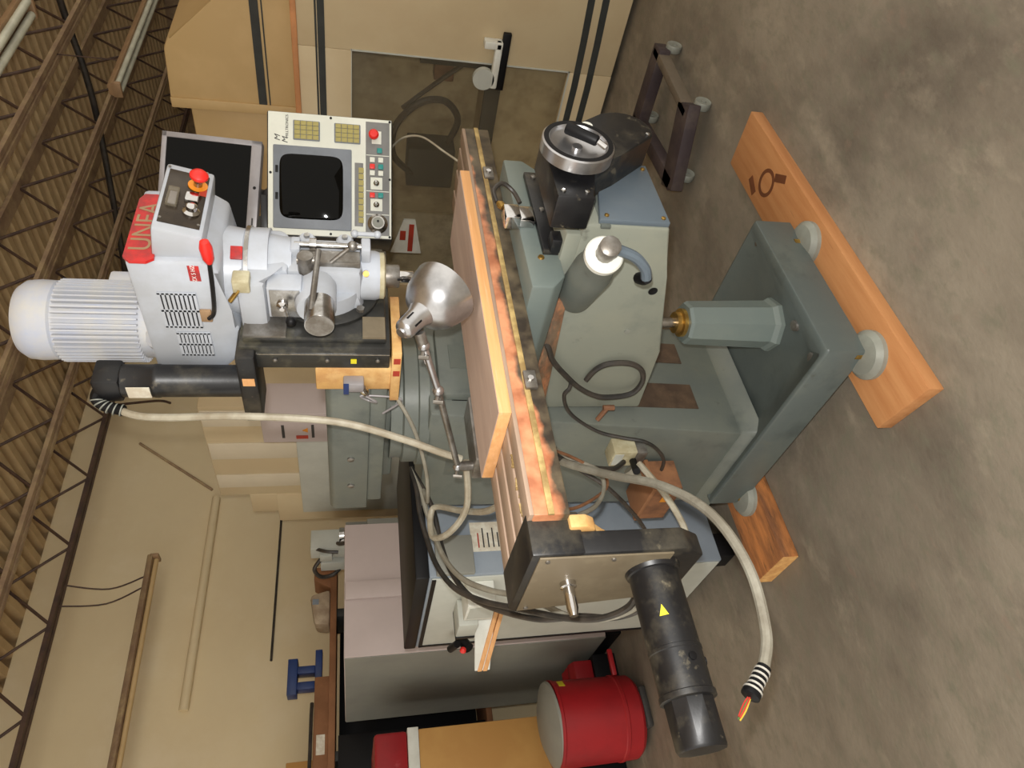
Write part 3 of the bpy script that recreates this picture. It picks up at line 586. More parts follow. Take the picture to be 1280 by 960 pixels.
b = MB(); b.hexa([tri+XA*.012, tri-XA*.010+tu*.009, tri-XA*.010-tu*.009], [tri+XA*.012+d*.001, tri-XA*.010+tu*.009+d*.001, tri-XA*.010-tu*.009+d*.001]); b.build('warning_triangle', 'yellow', xm)
# ---- cross axis gearbox with handwheel on the knee front
b = MB(); pts = []
def lobe(cx, cz, r, a0, a1, n=8): return [(cx+r*math.cos(math.radians(a0+(a1-a0)*i/n)), cz+r*math.sin(math.radians(a0+(a1-a0)*i/n))) for i in range(n+1)]
pts = [(1.245, .972), (1.245, 1.06), (1.47, 1.06)] + lobe(1.545, .83, .075, 40, -110) + [(1.42, .87), (1.36, .955)]
b.prism(pts, 'y', .885, .975, .006); gy = b.build('cross_gearbox', 'black', mill)
for (x, z) in ((1.262, 1.045), (1.262, .99), (1.36, .975), (1.46, .90), (1.52, .775)):
    b = MB(); b.lathe([(.006, 0), (.006, .004), (.003, .006)], (x, .885, z), -YA, 8); b.build('gearbox_bolt', 'steel', gy)
wc = V((1.375, .88, 1.0))
b = MB(); b.lathe([(.04, 0), (.04, .02), (.03, .03)], wc, -YA, 24); b.build('wheel_boss', 'black', gy)
b = MB(); b.lathe([(.07, .0), (.084, .0), (.084, .028), (.080, .031), (.068, .031), (.064, .022), (.03, .012), (.012, .012), (.012, .018), (.003, .018)], wc-YA*.02, -YA, 48); hw = b.build('handwheel', 'alu', gy)
b = MB(); b.lathe([(.0805, 0), (.0805, .0008), (.069, .0008), (.069, 0)], wc-YA*.0512, -YA, 48, cap=False); b.build('black_rim', 'blackplain', gy)
hs0, hs1 = wc - YA*.058 + V((.040, 0, .022)), wc - YA*.058 + V((-.008, 0, -.042)); hd = (hs1-hs0).normalized()
b = MB(); b.lathe([(.013, 0), (.0145, .004), (.0125, .05), (.0125, .074), (.011, .078)], hs0, hd, 20); b.build('folding_grip', 'blackplain', gy)
b = MB(); b.cyl(hs1, hs1 + hd*.022 + YA*.006, .007, seg=10); b.build('grip_pivot', 'chrome', gy)
b = MB(); b.cyl((1.50, .88, .945), (1.50, .86, .945), .014, seg=12); b.build('wheel_pointer', 'white', gy)

# ================================================================== THINGS AROUND THE MILL
# timbers under the base
b = MB(); b.hexa([(.951, 1.195, 0), (2.27, 1.19, 0), (2.25, 1.40, 0), (.98, 1.41, 0)], [(.951, 1.195, .048), (2.27, 1.19, .048), (2.25, 1.40, .048), (.98, 1.41, .048)], .003)
fb = b.build('timber_board', 'pine', label='long orange pine plank under the front of the mill, with a dark O mark', cat='board')
b = MB(); b.lathe([(.036, 0), (.036, .0012), (.05, .0012), (.05, 0)], (1.98, 1.30, .0475), ZA, 26, cap=False); rg = b.build('stamped_ring', 'burnt', fb)
for (x, y, r_) in ((1.92, 1.24, .5), (2.05, 1.36, -.4)):
    b = MB(); b.obox((x, y, .0484), (.034, .014, .0006), (V((math.cos(r_), math.sin(r_), 0)), V((-math.sin(r_), math.cos(r_), 0)), ZA)); b.build('burnt_mark', 'burnt', fb)
b = MB(); b.box((.885, 2.03, 0), (1.98, 2.24, .062), .005); rb_ = b.build('timber_block', 'pinedark', label='split weathered timber under the back of the mill', cat='board')
b = MB(); b.box((.8835, 2.033, .002), (.8855, 2.237, .06)); b.build('sawn_end', 'endgrain', rb_)
# board lying on the table
b = MB(); b.box((.868, 1.168, 1.167), (1.735, 1.43, 1.1945), .002); wb = b.build('fixture_board', 'boardedge', label='long dusty wooden board lying on the mill table', cat='board')
b = MB(); b.box((.869, 1.169, 1.1945), (1.734, 1.429, 1.1955)); b.build('board_face', 'plytop', wb)
# swarf: brass chips in the slot end
for (x, lab) in ((.672, 'yellowish swarf clump in the table slot, the one nearest the end gearbox'), (.725, 'yellowish swarf clump in the table slot, between the other two'), (.79, 'yellowish swarf clump in the table slot, the one nearest the wooden board')):
    b = MB()
    for k in range(7):
        b.obox((x+random.uniform(-.016, .016), 1.233+random.uniform(-.004, .004), 1.163+random.uniform(-.002, .003)), (.009, .0022, .002), (V((1, random.uniform(-.6, .6), random.uniform(-.2, .2))).normalized(), V((random.uniform(-.3, .3), 1, 0)).normalized(), ZA))
    b.build('metal_swarf', 'stripbeige', label=lab, cat='swarf', group='swarf in the table slot', kind='stuff')

# control panel on pendant arm
def frame_at(center, right, nrm):
    r = V(right).normalized(); n = V(nrm).normalized(); u = n.cross(r).normalized(); return V(center), r, u, n
pc = V((2.115, 1.468, 1.566)) - RT*.014; pr_ = V((RT.x, RT.y, 0)).normalized(); pn = V((-math.cos(A), -math.sin(A), 0)); pu = ZA
PW, PH, PD = .205, .203, .10
con = thing('control_console', (pc.x, pc.y, 1.363), 'machine control console with off-white face, dark screen and two tan keypads', 'control panel')
def pp(x, z, n=0): return pc + pr_*x + pu*z + pn*n
AX = (pr_, pu, pn)
b = MB(); b.obox(pp(0, 0, -PD), (PW+.004, PH+.004, PD), AX, .006); b.build('case', 'black', con)
b = MB(); b.obox(pp(0, 0, .002), (PW, PH, .003), AX, .002); b.build('face_plate', 'panelwhite', con)
# photo-derived panel grid: u along screen right 0..1, v down 0..1
def pg(u, v, n=.006): return pp((u-.5)*2*PW, (.5-v)*2*PH, n)
b = MB(); b.obox(pg(.39, .355, .006), (.68*PW, .63*PH, .004), AX, .004); b.build('screen_bezel', 'bezel', con)
sw_, sh_ = .52*PW, .50*PH
b = MB()
outl = []
for i in range(40):
    t = 2*math.pi*i/40; c, s_ = math.cos(t), math.sin(t)
    outl.append((math.copysign(abs(c)**.28, c), math.copysign(abs(s_)**.28, s_)))
cs = pg(.395, .345, .0095)
b.hexa([cs+pr_*x*sw_*1.03+pu*z*sh_*1.03 for x, z in outl], [cs+pr_*x*sw_*.98+pu*z*sh_*.98+pn*.003 for x, z in outl]); b.build('screen', 'screen', con)
for u in (.31, .53):
    b = MB(); b.obox(pg(u, .07, .0105), (.012, .0045, .001), AX, .001); b.build('bezel_label', 'blackplain', con)
for v0 in (.305, .635):
    kb = MB(); kb.obox(pg(.86, v0, .006), (.0335, .0435, .003), AX, .003); ko = kb.build('keypad', 'bezel', con)
    for r in range(4):
        for c in range(4):
            k_ = MB(); k_.obox(pg(.86, v0, .010)+pr_*(c-1.5)*.0155+pu*(1.5-r)*.02, (.0072, .0094, .002), AX, .0015); k_.build('key', 'keytan', ko)
b = MB(); b.obox(pg(.5, .885, .005), (.95*PW, .19*PH*.5*2*1.04, .0015), AX, .001); lower = b.build('button_strip', 'panelgrey', con)
b = MB(); b.obox(pg(.36, .73, .005), (.53*PW, .07*PH, .0015), AX, .001); b.build('soft_key_band', 'panelgrey', con)
for k in range(9):
    b = MB(); b.obox(pg(.145+.052*k, .748, .008), (.0093, .0085, .0015), AX, .001); b.build('soft_key', 'keytan', con)
b = MB(); b.obox(pg(.845, .875, .007), (.022, .016, .001), AX); b.build('stop_plate', 'panelwhite', con)
b = MB(); b.lathe([(.009, 0), (.009, .012), (.017, .016), (.017, .024), (.012, .030), (.003, .031)], pg(.855, .85, .007), pn, 24); b.build('stop_button', 'red', con)
def btn(u, v, m, s_=.0085): 
    b = MB(); b.obox(pg(u, v, .009), (s_, s_, .004), AX, .0015); b.build('push_button', m, con)
btn(.735, .90, 'teal')
for (u, v, m) in ((.655, .84, 'panelwhite'), (.655, .91, 'panelwhite'), (.60, .84, 'red'), (.60, .91, 'teal'), (.545, .84, 'panelwhite'), (.545, .91, 'panelwhite'), (.36, .84, 'red'), (.36, .91, 'teal')): btn(u, v, m)
for u in (.46, .28):
    b = MB(); b.obox(pg(u, .875, .007), (.021, .020, .001), AX, .001); b.build('switch_plate', 'panelwhite', con)
    b = MB(); b.lathe([(.010, 0), (.010, .006), (.006, .01), (.005, .026), (.003, .028)], pg(u, .875, .008), pn + ZA*.1, 16); b.build('toggle_switch', 'chrome', con)
b = MB(); b.lathe([(.034, 0), (.034, .008), (.026, .014), (.024, .026), (.022, .028)], pg(.12, .885, .006), pn, 32); b.build('jog_dial', 'steel', con)
b = MB(); b.lathe([(.018, 0), (.018, .001)], pg(.12, .885, .0345), pn, 28); b.build('dial_face', 'caster', con)
b = MB(); b.cyl(pg(.13, .885, .0355), pg(.13, .885, .0385), .004, seg=10); b.build('dial_mark', 'blackplain', con)
for u in (.2, .395, .695):
    b = MB(); b.obox(pg(u, .885, .0068), (.0012, .19*PH, .0004), AX); b.build('divider_line', 'panelwhite', con)
for (u, v) in ((.5, .02), (.02, .5), (.98, .5), (.5, .985), (.985, .985), (.015, .985)):
    b = MB(); b.lathe([(.0045, 0), (.004, .003)], pg(u, v, .004), pn, 10); b.build('panel_screw', 'blackplain', con)
lettering('MILLTRONICS', .0125, pg(.885, .15, .0053), pr_, pu, 'print', con)
for du, dv in ((.785, .075), (.77, .135)):
    lettering('M', .026, pg(du, dv, .0053), pr_, pu, 'print', con, name='logo', shear=.3)
# arm
armm = MB(); armm.box((1.66, 1.70, 1.775), (2.16, 1.75, 1.825), .005); armm.cyl((2.135, 1.725, 1.75), (2.135, 1.725, 1.40), .022, seg=16); armm.box((1.60, 1.70, 1.44), (1.66, 1.75, 1.83), .005); armm.obox(pp(.02, 0, -PD*2-.03), (.03, .05, .05), AX, .004)
armm.build('pendant_arm', 'stripe', con)
hg = MB(); hg.obox(pp(-PW-.012, -.06, -.04), (.006, .02, .02), AX, .002); hg.build('side_hinge', 'dullsteel', con)
b = MB(); b.obox(pp(-.135, PH+.016, -.05), (.07, .013, .012), AX, .003); b.build('top_bracket', 'black', con)
b = MB(); b.tube([pp(PW*.75, -PH, -.15), (2.25, 1.40, 1.32), (2.2, 1.36, 1.26), (2.06, 1.32, 1.20), (1.97, 1.30, 1.155)], .0035, 6); b.build('white_lead', 'conduit', con)
# monitor
mc = V((2.36, 1.765, 2.02)) + RT*.035; mu = V((RT*.075 + ZA)).normalized()
mu = (ZA + RT*(-.0)).normalized(); mr = (V((RT.x, RT.y, 0)) - ZA*.065).normalized(); mn = mr.cross(mu).normalized(); mu = mn.cross(mr).normalized()
tilt = Matrix.Rotation(math.radians(-4), 3, mr); mu = (tilt @ mu); mn = (tilt @ mn)
mon = thing('flat_monitor', (mc.x, mc.y, 1.83), 'silver framed flat monitor with black screen behind the mill head', 'monitor')
AM = (mr, mu, mn)
def mpt(x, z, n=0): return mc + mr*x + mu*z + mn*n
MW, MH = .180, .180
b = MB(); b.obox(mpt(0, 0, -.02), (MW, MH, .02), AM, .006); b.build('back_shell', 'silver', mon)
for (x, z, a_, c_) in ((0, MH-.009, MW, .009), (0, -MH+.019, MW, .019), (-MW+.010, 0, .010, MH), (MW-.010, 0, .010, MH)):
    b = MB(); b.obox(mpt(x, z, .004), (a_, c_, .005), AM, .002); b.build('bezel', 'silver', mon)
b = MB(); b.obox(mpt(0, .01, .0015), (MW-.018, MH-.027, .002), AM); b.build('screen', 'screen', mon)
b = MB(); b.lathe([(.006, 0), (.005, .003)], mpt(0, -MH+.017, .009), mn, 14); b.build('power_button', 'blackplain', mon)
b = MB(); b.obox(mpt(-.13, -MH+.017, .0092), (.014, .003, .0004), AM); b.build('maker_mark', 'print', mon)
b = MB(); b.obox(mpt(0, -MH*.2, -.05), (.05, .05, .012), AM, .004); b.cyl(mpt(0, -.04, -.06), mpt(-.005, -MH-.02, -.06), .02, seg=12); b.cyl(mpt(-.005, -MH-.02, -.06), pp(-.02, PH-.02, -.14), .024, seg=12); b.build('mount_arm', 'black', mon)

# work lamp
lamp = thing('work_lamp', (1.06, 1.66, 1.17), 'aluminium gooseneck work lamp with dome shade reaching over the table', 'lamp')
ld = (RT*.60 - UP*.50 + FW*.55).normalized()
sc0 = V((1.165, 1.185, 1.385)) - RT*.036 - UP*.004
b = MB(); b.lathe([(.012, -.006), (.022, 0), (.025, .006), (.027, .05), (.034, .07), (.058, .085), (.074, .11), (.083, .145), (.086, .165), (.084, .165), (.081, .145), (.072, .112), (.056, .088), (.03, .072)], sc0, ld, 40, cap=False); sh = b.build('lamp_shade', 'alu', lamp)
b = MB(); b.lathe([(.014, 0), (.012, .004)], sc0 - ld*.007, -ld, 18); b.build('shade_cap', 'alu', sh)
for k in range(6):
    a = k*math.pi/3; u_ = ld.orthogonal().normalized(); v_ = ld.cross(u_); rd = u_*math.cos(a)+v_*math.sin(a); tg = ld.cross(rd)
    b = MB(); b.obox(sc0 + ld*.03 + rd*.0263, (.012, .0022, .0008), (ld, tg, rd)); b.build('vent_slot', 'blackplain', sh)
j0 = sc0 + ld*.04 - RT*.028 - UP*.014
el = V((1.075, 1.355, 1.29)); ba = V((1.045, 1.655, 1.21)); m1 = j0*.45+el*.55
b = MB(); b.cyl(j0, j0*.75+el*.25, .013, seg=14); b.build('swivel_joint', 'dullsteel', lamp)
b = MB(); b.cyl(j0*.8+el*.2, el, .0085, seg=12); b.build('upper_arm', 'alu', lamp)
b = MB(); b.cyl(el, ba, .0085, seg=12); b.build('lower_arm', 'dullsteel', lamp)
for (q, l) in ((j0*.78+el*.22, 'w'), (el, 'w'), (ba, 'w')):
    b = MB(); b.sphere(q, .0145); kj = b.build('arm_joint', 'alu', lamp)
    b = MB(); b.cyl(q, q - RT*.028 + UP*.004, .005, seg=8); b.cyl(q - RT*.026 + UP*.012, q - RT*.028 - UP*.012, .006, seg=8); b.build('wing_screw', 'dullsteel', kj)
b = MB(); b.obox(m1+RT*.016+UP*.012, (.007, .016, .004), (FW, (el-j0).normalized(), UP), .002); b.build('counter_clip', 'alu', lamp)
b = MB(); b.cyl(ba, (1.05, 1.66, 1.165), .014, seg=12); b.box((1.03, 1.60, 1.14), (1.25, 1.70, 1.168), .006); b.build('clamp_base', 'dullsteel', lamp)

# cables
def cable(name, pts, r, m, label, cat='cable', seg=8):
    b = MB(); b.tube(pts, r, seg); return b.build(name, m, label=label, cat=cat)
b = MB(); cc = thing('motor_conduit', (1.15, 1.6, 1.2), 'pale grey conduit drooping from the upright black motor past the ram', 'cable')
b.tube([(1.20, 1.585, 2.085), (1.178, 1.585, 2.03), (1.165, 1.575, 1.95), (1.138, 1.536, 1.776), (1.123, 1.544, 1.538), (1.094, 1.584, 1.37), (1.07, 1.62, 1.26), (1.06, 1.64, 1.20)], .010, 10); b.build('sheath', 'conduit', cc)
b = MB(); b.tube([(1.24, 1.55, 2.125), (1.226, 1.57, 2.135), (1.212, 1.582, 2.12), (1.203, 1.586, 2.09), (1.196, 1.586, 2.068)], .0145, 10); b.build('strain_relief', 'blackplain', cc)
for k in range(6):
    t = k/5; p = V((1.222, 1.573, 2.133)).lerp(V((1.198, 1.586, 2.075)), t) + V((-.004, .002, .006))*math.sin(math.pi*t)
    b = MB(); b.lathe([(.0165, 0), (.0165, .003)], p, V((-.5+.3*t, .3, -t*1.2-.05)), 14); b.build('tie_ring', 'caster', cc)
g2 = thing('loose_motor_cable', (.6, 1.3, .70), 'thick grey cable arcing in front of the cabinet to a taped end', 'cable')
pts2 = [(1.10, 1.70, .93), (1.015, 1.62, .885), (.909, 1.506, .825), (.804, 1.386, .763), (.67, 1.285, .722), (.527, 1.253, .700), (.399, 1.265, .706), (.332, 1.263, .739)]
b = MB(); b.tube(pts2, .0115, 10); b.build('sheath', 'greyhose', g2)
t0, t1 = V((.334, 1.264, .737)), V((.285, 1.268, .785)); td = (t1-t0).normalized()
b = MB(); b.lathe([(.0135, 0), (.0145, .01), (.0145, .045), (.018, .05), (.018, .066), (.01, .07)], t0, td, 16); b.build('taped_sleeve', 'blackplain', g2)
for k in range(5):
    b = MB(); b.lathe([(.0156+(.003 if k > 3 else 0), 0), (.0156+(.003 if k > 3 else 0), .004)], t0+td*(.008+.011*k), td, 14); b.build('tape_band', 'tape', g2)
for k, mm in enumerate(('wirered', 'wiregreen', 'wireyellow', 'wirered')):
    o_ = V((.003*math.cos(k*1.6), .003*math.sin(k*1.6), 0))
    b = MB(); b.tube([t1+o_, t1+td*.022+o_*2, t1+td*.04+o_*1.2+V((-.004, 0, .004))], .0016, 6); b.build('bare_wire', mm, g2)
cable('cabinet_cable', [(1.04, 1.50, 1.03), (1.073, 1.64, .93), (1.06, 1.72, .83), (1.007, 1.736, .752), (.986, 1.853, .643), (.973, 1.97, .559), (.95, 2.15, .46), (1.0, 2.385, .40)], .0065, 'blackhose', 'thin dark cable crossing in front of the blue-grey cabinet')
cable('cream_cable', [(1.13, 1.80, .60), (1.032, 1.791, .558), (.967, 1.829, .509), (.914, 1.864, .48), (.872, 1.903, .478), (.90, 2.0, .45), (.98, 2.2, .40), (1.03, 2.395, .36)], .0105, 'conduit', 'cream cable curling from the switch box down to the cabinet')
cable('looped_lead', [(1.06, 1.50, 1.03), (1.10, 1.62, .95), (1.11, 1.68, .905), (1.095, 1.701, .868), (1.06, 1.69, .815), (1.022, 1.67, .793), (.961, 1.656, .799), (.879, 1.607, .855), (.819, 1.548, .939), (.768, 1.45, 1.0), (.75, 1.40, 1.075)], .0065, 'greyhose', 'thin grey lead looping below the table end')
cable('brown_lead', [(1.0, 1.50, 1.03), (1.05, 1.60, .93), (1.07, 1.69, .83), (1.03, 1.70, .77), (.97, 1.67, .785), (.89, 1.60, .87), (.83, 1.53, .955), (.80, 1.45, 1.02), (.79, 1.40, 1.075)], .0045, 'rust', 'thin brown lead looping beside the grey one below the table')
cable('main_loom', [(1.05, 1.56, 1.0), (1.06, 1.66, .90), (1.07, 1.70, .85), (1.08, 1.74, .78), (1.10, 1.78, .70), (1.15, 1.82, .64)], .0085, 'blackhose', 'black cable running straight from under the table to the switch box')
# black bundle falling behind the table to the long-axis motor
for k, (dx, dz, lab) in enumerate(((0, 0, 'topmost black cable of the bundle looping behind the table end'), (.03, -.022, 'grey cable in the middle of the bundle looping behind the table end'), (-.03, -.045, 'lowest black cable of the bundle looping behind the table end'))):
    cable('bundle_cable', [(1.30, 2.06, 1.30), (1.21, 2.054, 1.285+dz*.5), (1.126, 2.055, 1.28+dz), (1.04+dx, 2.057, 1.265+dz), (.924+dx, 2.015, 1.246+dz), (.82+dx, 1.957, 1.205+dz), (.74+dx, 1.872, 1.14+dz), (.671+dx, 1.771, 1.06+dz), (.616, 1.70, .979+dz), (.581, 1.63, .91+dz), (.572, 1.54, .86+dz), (.578, 1.42, .87+dz)], .0085, 'blackhose' if k != 1 else 'greyhose', lab)
cable('ram_cable', [(1.24, 1.60, 1.37), (1.20, 1.66, 1.33), (1.17, 1.74, 1.30), (1.13, 1.84, 1.275), (1.12, 1.98, 1.262), (1.20, 2.04, 1.265)], .006, 'greyhose', 'grey cable running from the ram behind the lamp arm')
cable('loop_hose', [(1.08, 1.68, 1.18), (1.0, 1.80, 1.17), (.98, 1.92, 1.21), (1.02, 2.02, 1.25), (1.12, 2.02, 1.24), (1.04, 1.90, 1.17), (.95, 1.74, 1.12), (.90, 1.55, 1.09), (.90, 1.44, 1.09)], .010, 'conduit', 'pale hose looping behind the table by the lamp clamp')
# switch box on the column and hanging rusty tin
jb = thing('switch_box', (1.19, 1.84, .6), 'cream electrical switch box with black lever on the column side', 'switch box')
b = MB(); b.box((1.165, 1.79, .595), (1.225, 1.87, .675), .004); b.build('box', 'cream_box', jb)
b = MB(); b.box((1.1635, 1.80, .64), (1.1655, 1.86, .67)); b.build('box_label', 'palegrey', jb)
b = MB(); b.cyl((1.163, 1.835, .60), (1.10, 1.80, .615), .012, seg=12); b.build('lever', 'blackplain', jb)
b = MB(); b.box((1.17, 1.80, .555), (1.215, 1.86, .595), .004); b.build('lower_fitting', 'dullsteel', jb)
b = MB(); b.lathe([(.02, 0), (.02, .04), (.014, .05)], (1.16, 1.88, .60), (-.5, .4, -.6), 16); b.build('conduit_elbow', 'greyhose', jb)
tin = thing('rusty_tin_box', (1.13, 2.0, .4), 'rusty open tin box hung on the column beside the cabinet', 'box')
b = MB(); t = .004
b.box((1.09, 1.90, .42), (1.20, 2.10, .42+t)); b.box((1.09, 1.90, .42), (1.09+t, 2.10, .52)); b.box((1.20-t, 1.90, .42), (1.20, 2.10, .52)); b.box((1.09, 1.90, .42), (1.20, 1.90+t, .52)); b.box((1.09, 2.10-t, .42), (1.20, 2.10, .52)); b.build('tray', 'rust', tin)
b = MB(); b.box((1.085, 1.895, .515), (1.205, 2.105, .53), .003); b.build('rim', 'cardboard', tin)
b = MB(); b.box((1.0885, 1.94, .45), (1.0895, 1.985, .475)); b.build('orange_tag', 'orange', tin)

# electrical cabinet behind the column
ec = thing('electrical_cabinet', (1.4, 2.75, 0), 'blue-grey electrical cabinet with black lid behind the mill column', 'cabinet')
b = MB(); b.box((1.05, 2.40, .07), (1.85, 3.12, 1.225), .006); body = b.build('body', 'bluegrey', ec)
b = MB(); b.box((1.045, 2.395, 1.225), (1.855, 3.125, 1.275), .006); b.build('lid', 'blackplain', ec)
b = MB(); b.box((1.044, 2.41, .08), (1.051, 3.10, 1.215), .003); dr_ = b.build('side_door', 'palegrey', ec)
b = MB(); b.box((1.040, 3.085, .08), (1.0445, 3.10, 1.215)); b.box((1.040, 2.41, 1.20), (1.0445, 3.10, 1.215)); b.build('door_gasket', 'blackplain', dr_)
for x in (1.12, 1.78):
    for y in (2.46, 3.06):
        b = MB(); b.box((x-.05, y-.05, 0), (x+.05, y+.05, .075), .004); b.build('foot', 'blackplain', ec)
b = MB(); b.box((1.14, 2.398, .92), (1.26, 2.401, 1.06)); lb_ = b.build('data_label', 'paper', ec)
for k in range(6):
    b = MB(); b.box((1.155, 2.3972, .935+.019*k), (1.235-.02*(k % 2), 2.3982, .940+.019*k)); b.build('print_line', 'redprint' if k == 5 else 'print', lb_)
b = MB(); b.box((1.05, 2.375, 1.06), (1.20, 2.40, 1.20), .004); b.build('cable_entry', 'greyside', ec)
# white boxes on the cabinet side
dx_ = thing('drive_box', (.99, 2.62, .9), 'small white enamelled box fixed to the side of the blue-grey cabinet', 'box')
b = MB(); b.box((.95, 2.44, .985), (1.044, 2.58, 1.09), .004); b.build('case', 'white', dx_)
b = MB(); b.box((.948, 2.46, .99), (.951, 2.56, 1.08)); b.build('cover', 'palegrey', dx_)
d2 = thing('louvred_cover', (.97, 2.75, .95), 'pale cover plate with dark lower edge beside the white box', 'cover')
b = MB(); b.box((.94, 2.60, 1.03), (1.044, 2.72, 1.105), .004); b.build('plate', 'palegrey', d2)
b = MB(); b.box((.936, 2.715, 1.03), (1.044, 2.735, 1.105), .002); b.build('dark_edge', 'blackplain', d2)
d3 = thing('wood_edged_panel', (.97, 2.85, .9), 'white panel with bare wooden edges leaning off the cabinet side', 'panel')
b = MB(); b.hexa([(1.02, 2.72, .94), (1.03, 2.72, .94), (.86, 2.86, .96), (.85, 2.86, .96)], [(1.02, 2.72, 1.02), (1.03, 2.72, 1.02), (.86, 2.86, 1.02), (.85, 2.86, 1.02)]); b.build('white_face', 'white', d3)
for dz in (0, .022):
    b = MB(); b.hexa([(1.03, 2.70, .90+dz), (1.044, 2.72, .90+dz), (.86, 2.875, .97+dz), (.845, 2.86, .97+dz)], [(1.03, 2.70, .918+dz), (1.044, 2.72, .918+dz), (.86, 2.875, .988+dz), (.845, 2.86, .988+dz)], .002); b.build('wooden_rail', 'boardedge', d3)
pl3 = thing('cable_connector', (1.02, 3.0, 1.0), 'black cable connector with a red cap plugged in the cabinet edge', 'connector')
b = MB(); b.cyl((1.03, 2.98, 1.05), (.97, 2.95, 1.02), .022, seg=14); b.cyl((.985, 2.93, 1.07), (.99, 3.0, 1.09), .016, seg=12); b.build('plug', 'blackplain', pl3)
b = MB(); b.lathe([(.013, 0), (.013, .012), (.008, .016)], (.965, 2.94, 1.045), (-.8, -.4, .3), 14); b.build('red_cap', 'red', pl3)

# ================================================================== BACKGROUND
# big lavender-grey cabinet
bc_ = thing('grey_cabinet', (1.65, 4.4, 0), 'tall lavender-grey steel cabinet with a vertical ridge, behind the blue-grey one', 'cabinet')
b = MB(); b.box((1.255, 3.80, .10), (2.02, 5.05, 1.535), .006); b.build('body', 'greycab', bc_)
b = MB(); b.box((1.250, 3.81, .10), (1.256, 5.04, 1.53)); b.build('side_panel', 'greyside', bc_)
b = MB(); b.box((1.56, 3.775, .10), (1.66, 3.80, 1.53), .006); b.build('ridge', 'greycab', bc_)
b = MB(); b.box((1.27, 3.82, 0), (2.0, 5.03, .1)); b.build('plinth', 'blackplain', bc_)
# pale machine behind the ram
vm = thing('cream_machine', (2.7, 3.9, 0), 'stepped cream machine tool cover behind the ram and upright black motor', 'machine')
b = MB(); b.box((2.60, 3.42, 0), (3.1, 4.41, 2.355), .01); b.build('upper_cover', 'cream', vm)
for (ya, yb) in ((3.45, 3.60), (3.78, 3.95), (4.14, 4.29)):
    b = MB(); b.box((2.590, ya, 1.80), (2.602, yb, 2.345), .003); b.build('pale_band', 'creamlight', vm)
b = MB(); b.box((2.595, 4.40, 0), (3.0, 4.64, 2.17), .008); b.build('step_cover', 'cream', vm)
b = MB(); b.box((2.59, 4.40, 0), (3.0, 4.77, 2.0), .008); b.build('low_step_cover', 'cream', vm)
b = MB(); b.box((2.50, 3.30, 0), (2.62, 4.50, 1.82), .006); b.build('front_apron', 'palegrey', vm)
b = MB(); b.box((2.38, 3.20, 1.62), (2.60, 3.47, 1.98), .008); pb_ = b.build('switch_cover', 'greycab', vm)
b = MB(); b.box((2.377, 3.30, 1.70), (2.3805, 3.42, 1.715)); b.build('print_line', 'print', pb_)
b = MB(); b.box((2.377, 3.30, 1.86), (2.3805, 3.42, 1.875)); b.build('print_line', 'print', pb_)
b = MB(); b.prism([(3.33, 1.735), (3.37, 1.735), (3.35, 1.765)], 'x', 2.377, 2.3805); b.build('warning_triangle', 'orange', pb_)
b = MB(); b.box((2.377, 3.40, 1.735), (2.3805, 3.43, 1.80)); b.build('red_mark', 'redprint', pb_)
# grey motor and valve unit on the far table
hy_ = thing('pump_motor', (2.2, 4.0, 1.3), 'small ribbed steel motor on a bracket behind the ram end', 'motor')
b = MB(); b.lathe([(.055, 0), (.06, .01), (.06, .10), (.05, .11), (.05, .14)], (2.13, 4.15, 1.43), ZA, 24); b.build('motor_body', 'steel', hy_)
b = MB(); b.lathe([(.068, 0), (.068, .03)], (2.13, 4.15, 1.40), ZA, 24); b.build('flange', 'dullsteel', hy_)
b = MB(); b.tube([(2.10, 4.05, 1.38), (2.06, 4.05, 1.45), (2.05, 4.10, 1.55), (2.08, 4.15, 1.58)], .012, 8); b.build('lead', 'blackhose', hy_)
b = MB(); b.box((2.08, 4.07, 1.2), (2.20, 4.24, 1.40), .005); b.box((2.06, 4.05, 0), (2.22, 4.26, 1.2), .005); b.build('stand', 'greyside', hy_)
va = thing('valve_unit', (2.42, 4.8, 1.535), 'pale grey valve unit with black hoses on a stand behind the grey cabinet', 'valve unit')
b = MB(); b.box((2.18, 4.42, 1.535), (2.32, 4.56, 1.76), .006); b.box((2.14, 4.45, 1.62), (2.2, 4.53, 1.70), .004); b.box((2.16, 4.60, 1.535), (2.3, 4.72, 1.70), .005); b.build('valve_body', 'palegrey', va)
b = MB(); b.tube([(2.18, 4.58, 1.70), (2.14, 4.64, 1.74), (2.12, 4.72, 1.70), (2.14, 4.74, 1.62), (2.18, 4.70, 1.56)], .014, 8); b.build('hose', 'blackhose', va)
b = MB(); b.tube([(2.19, 4.44, 1.72), (2.15, 4.40, 1.66), (2.14, 4.40, 1.58)], .012, 8); b.build('hose', 'blackhose', va)
b = MB(); b.box((2.17, 4.47, 1.66), (2.18, 4.50, 1.69)); b.build('red_mark', 'redprint', va)
b = MB(); b.box((2.14, 4.40, 0), (2.36, 4.74, 1.534), .006); b.build('stand', 'greyside', va)
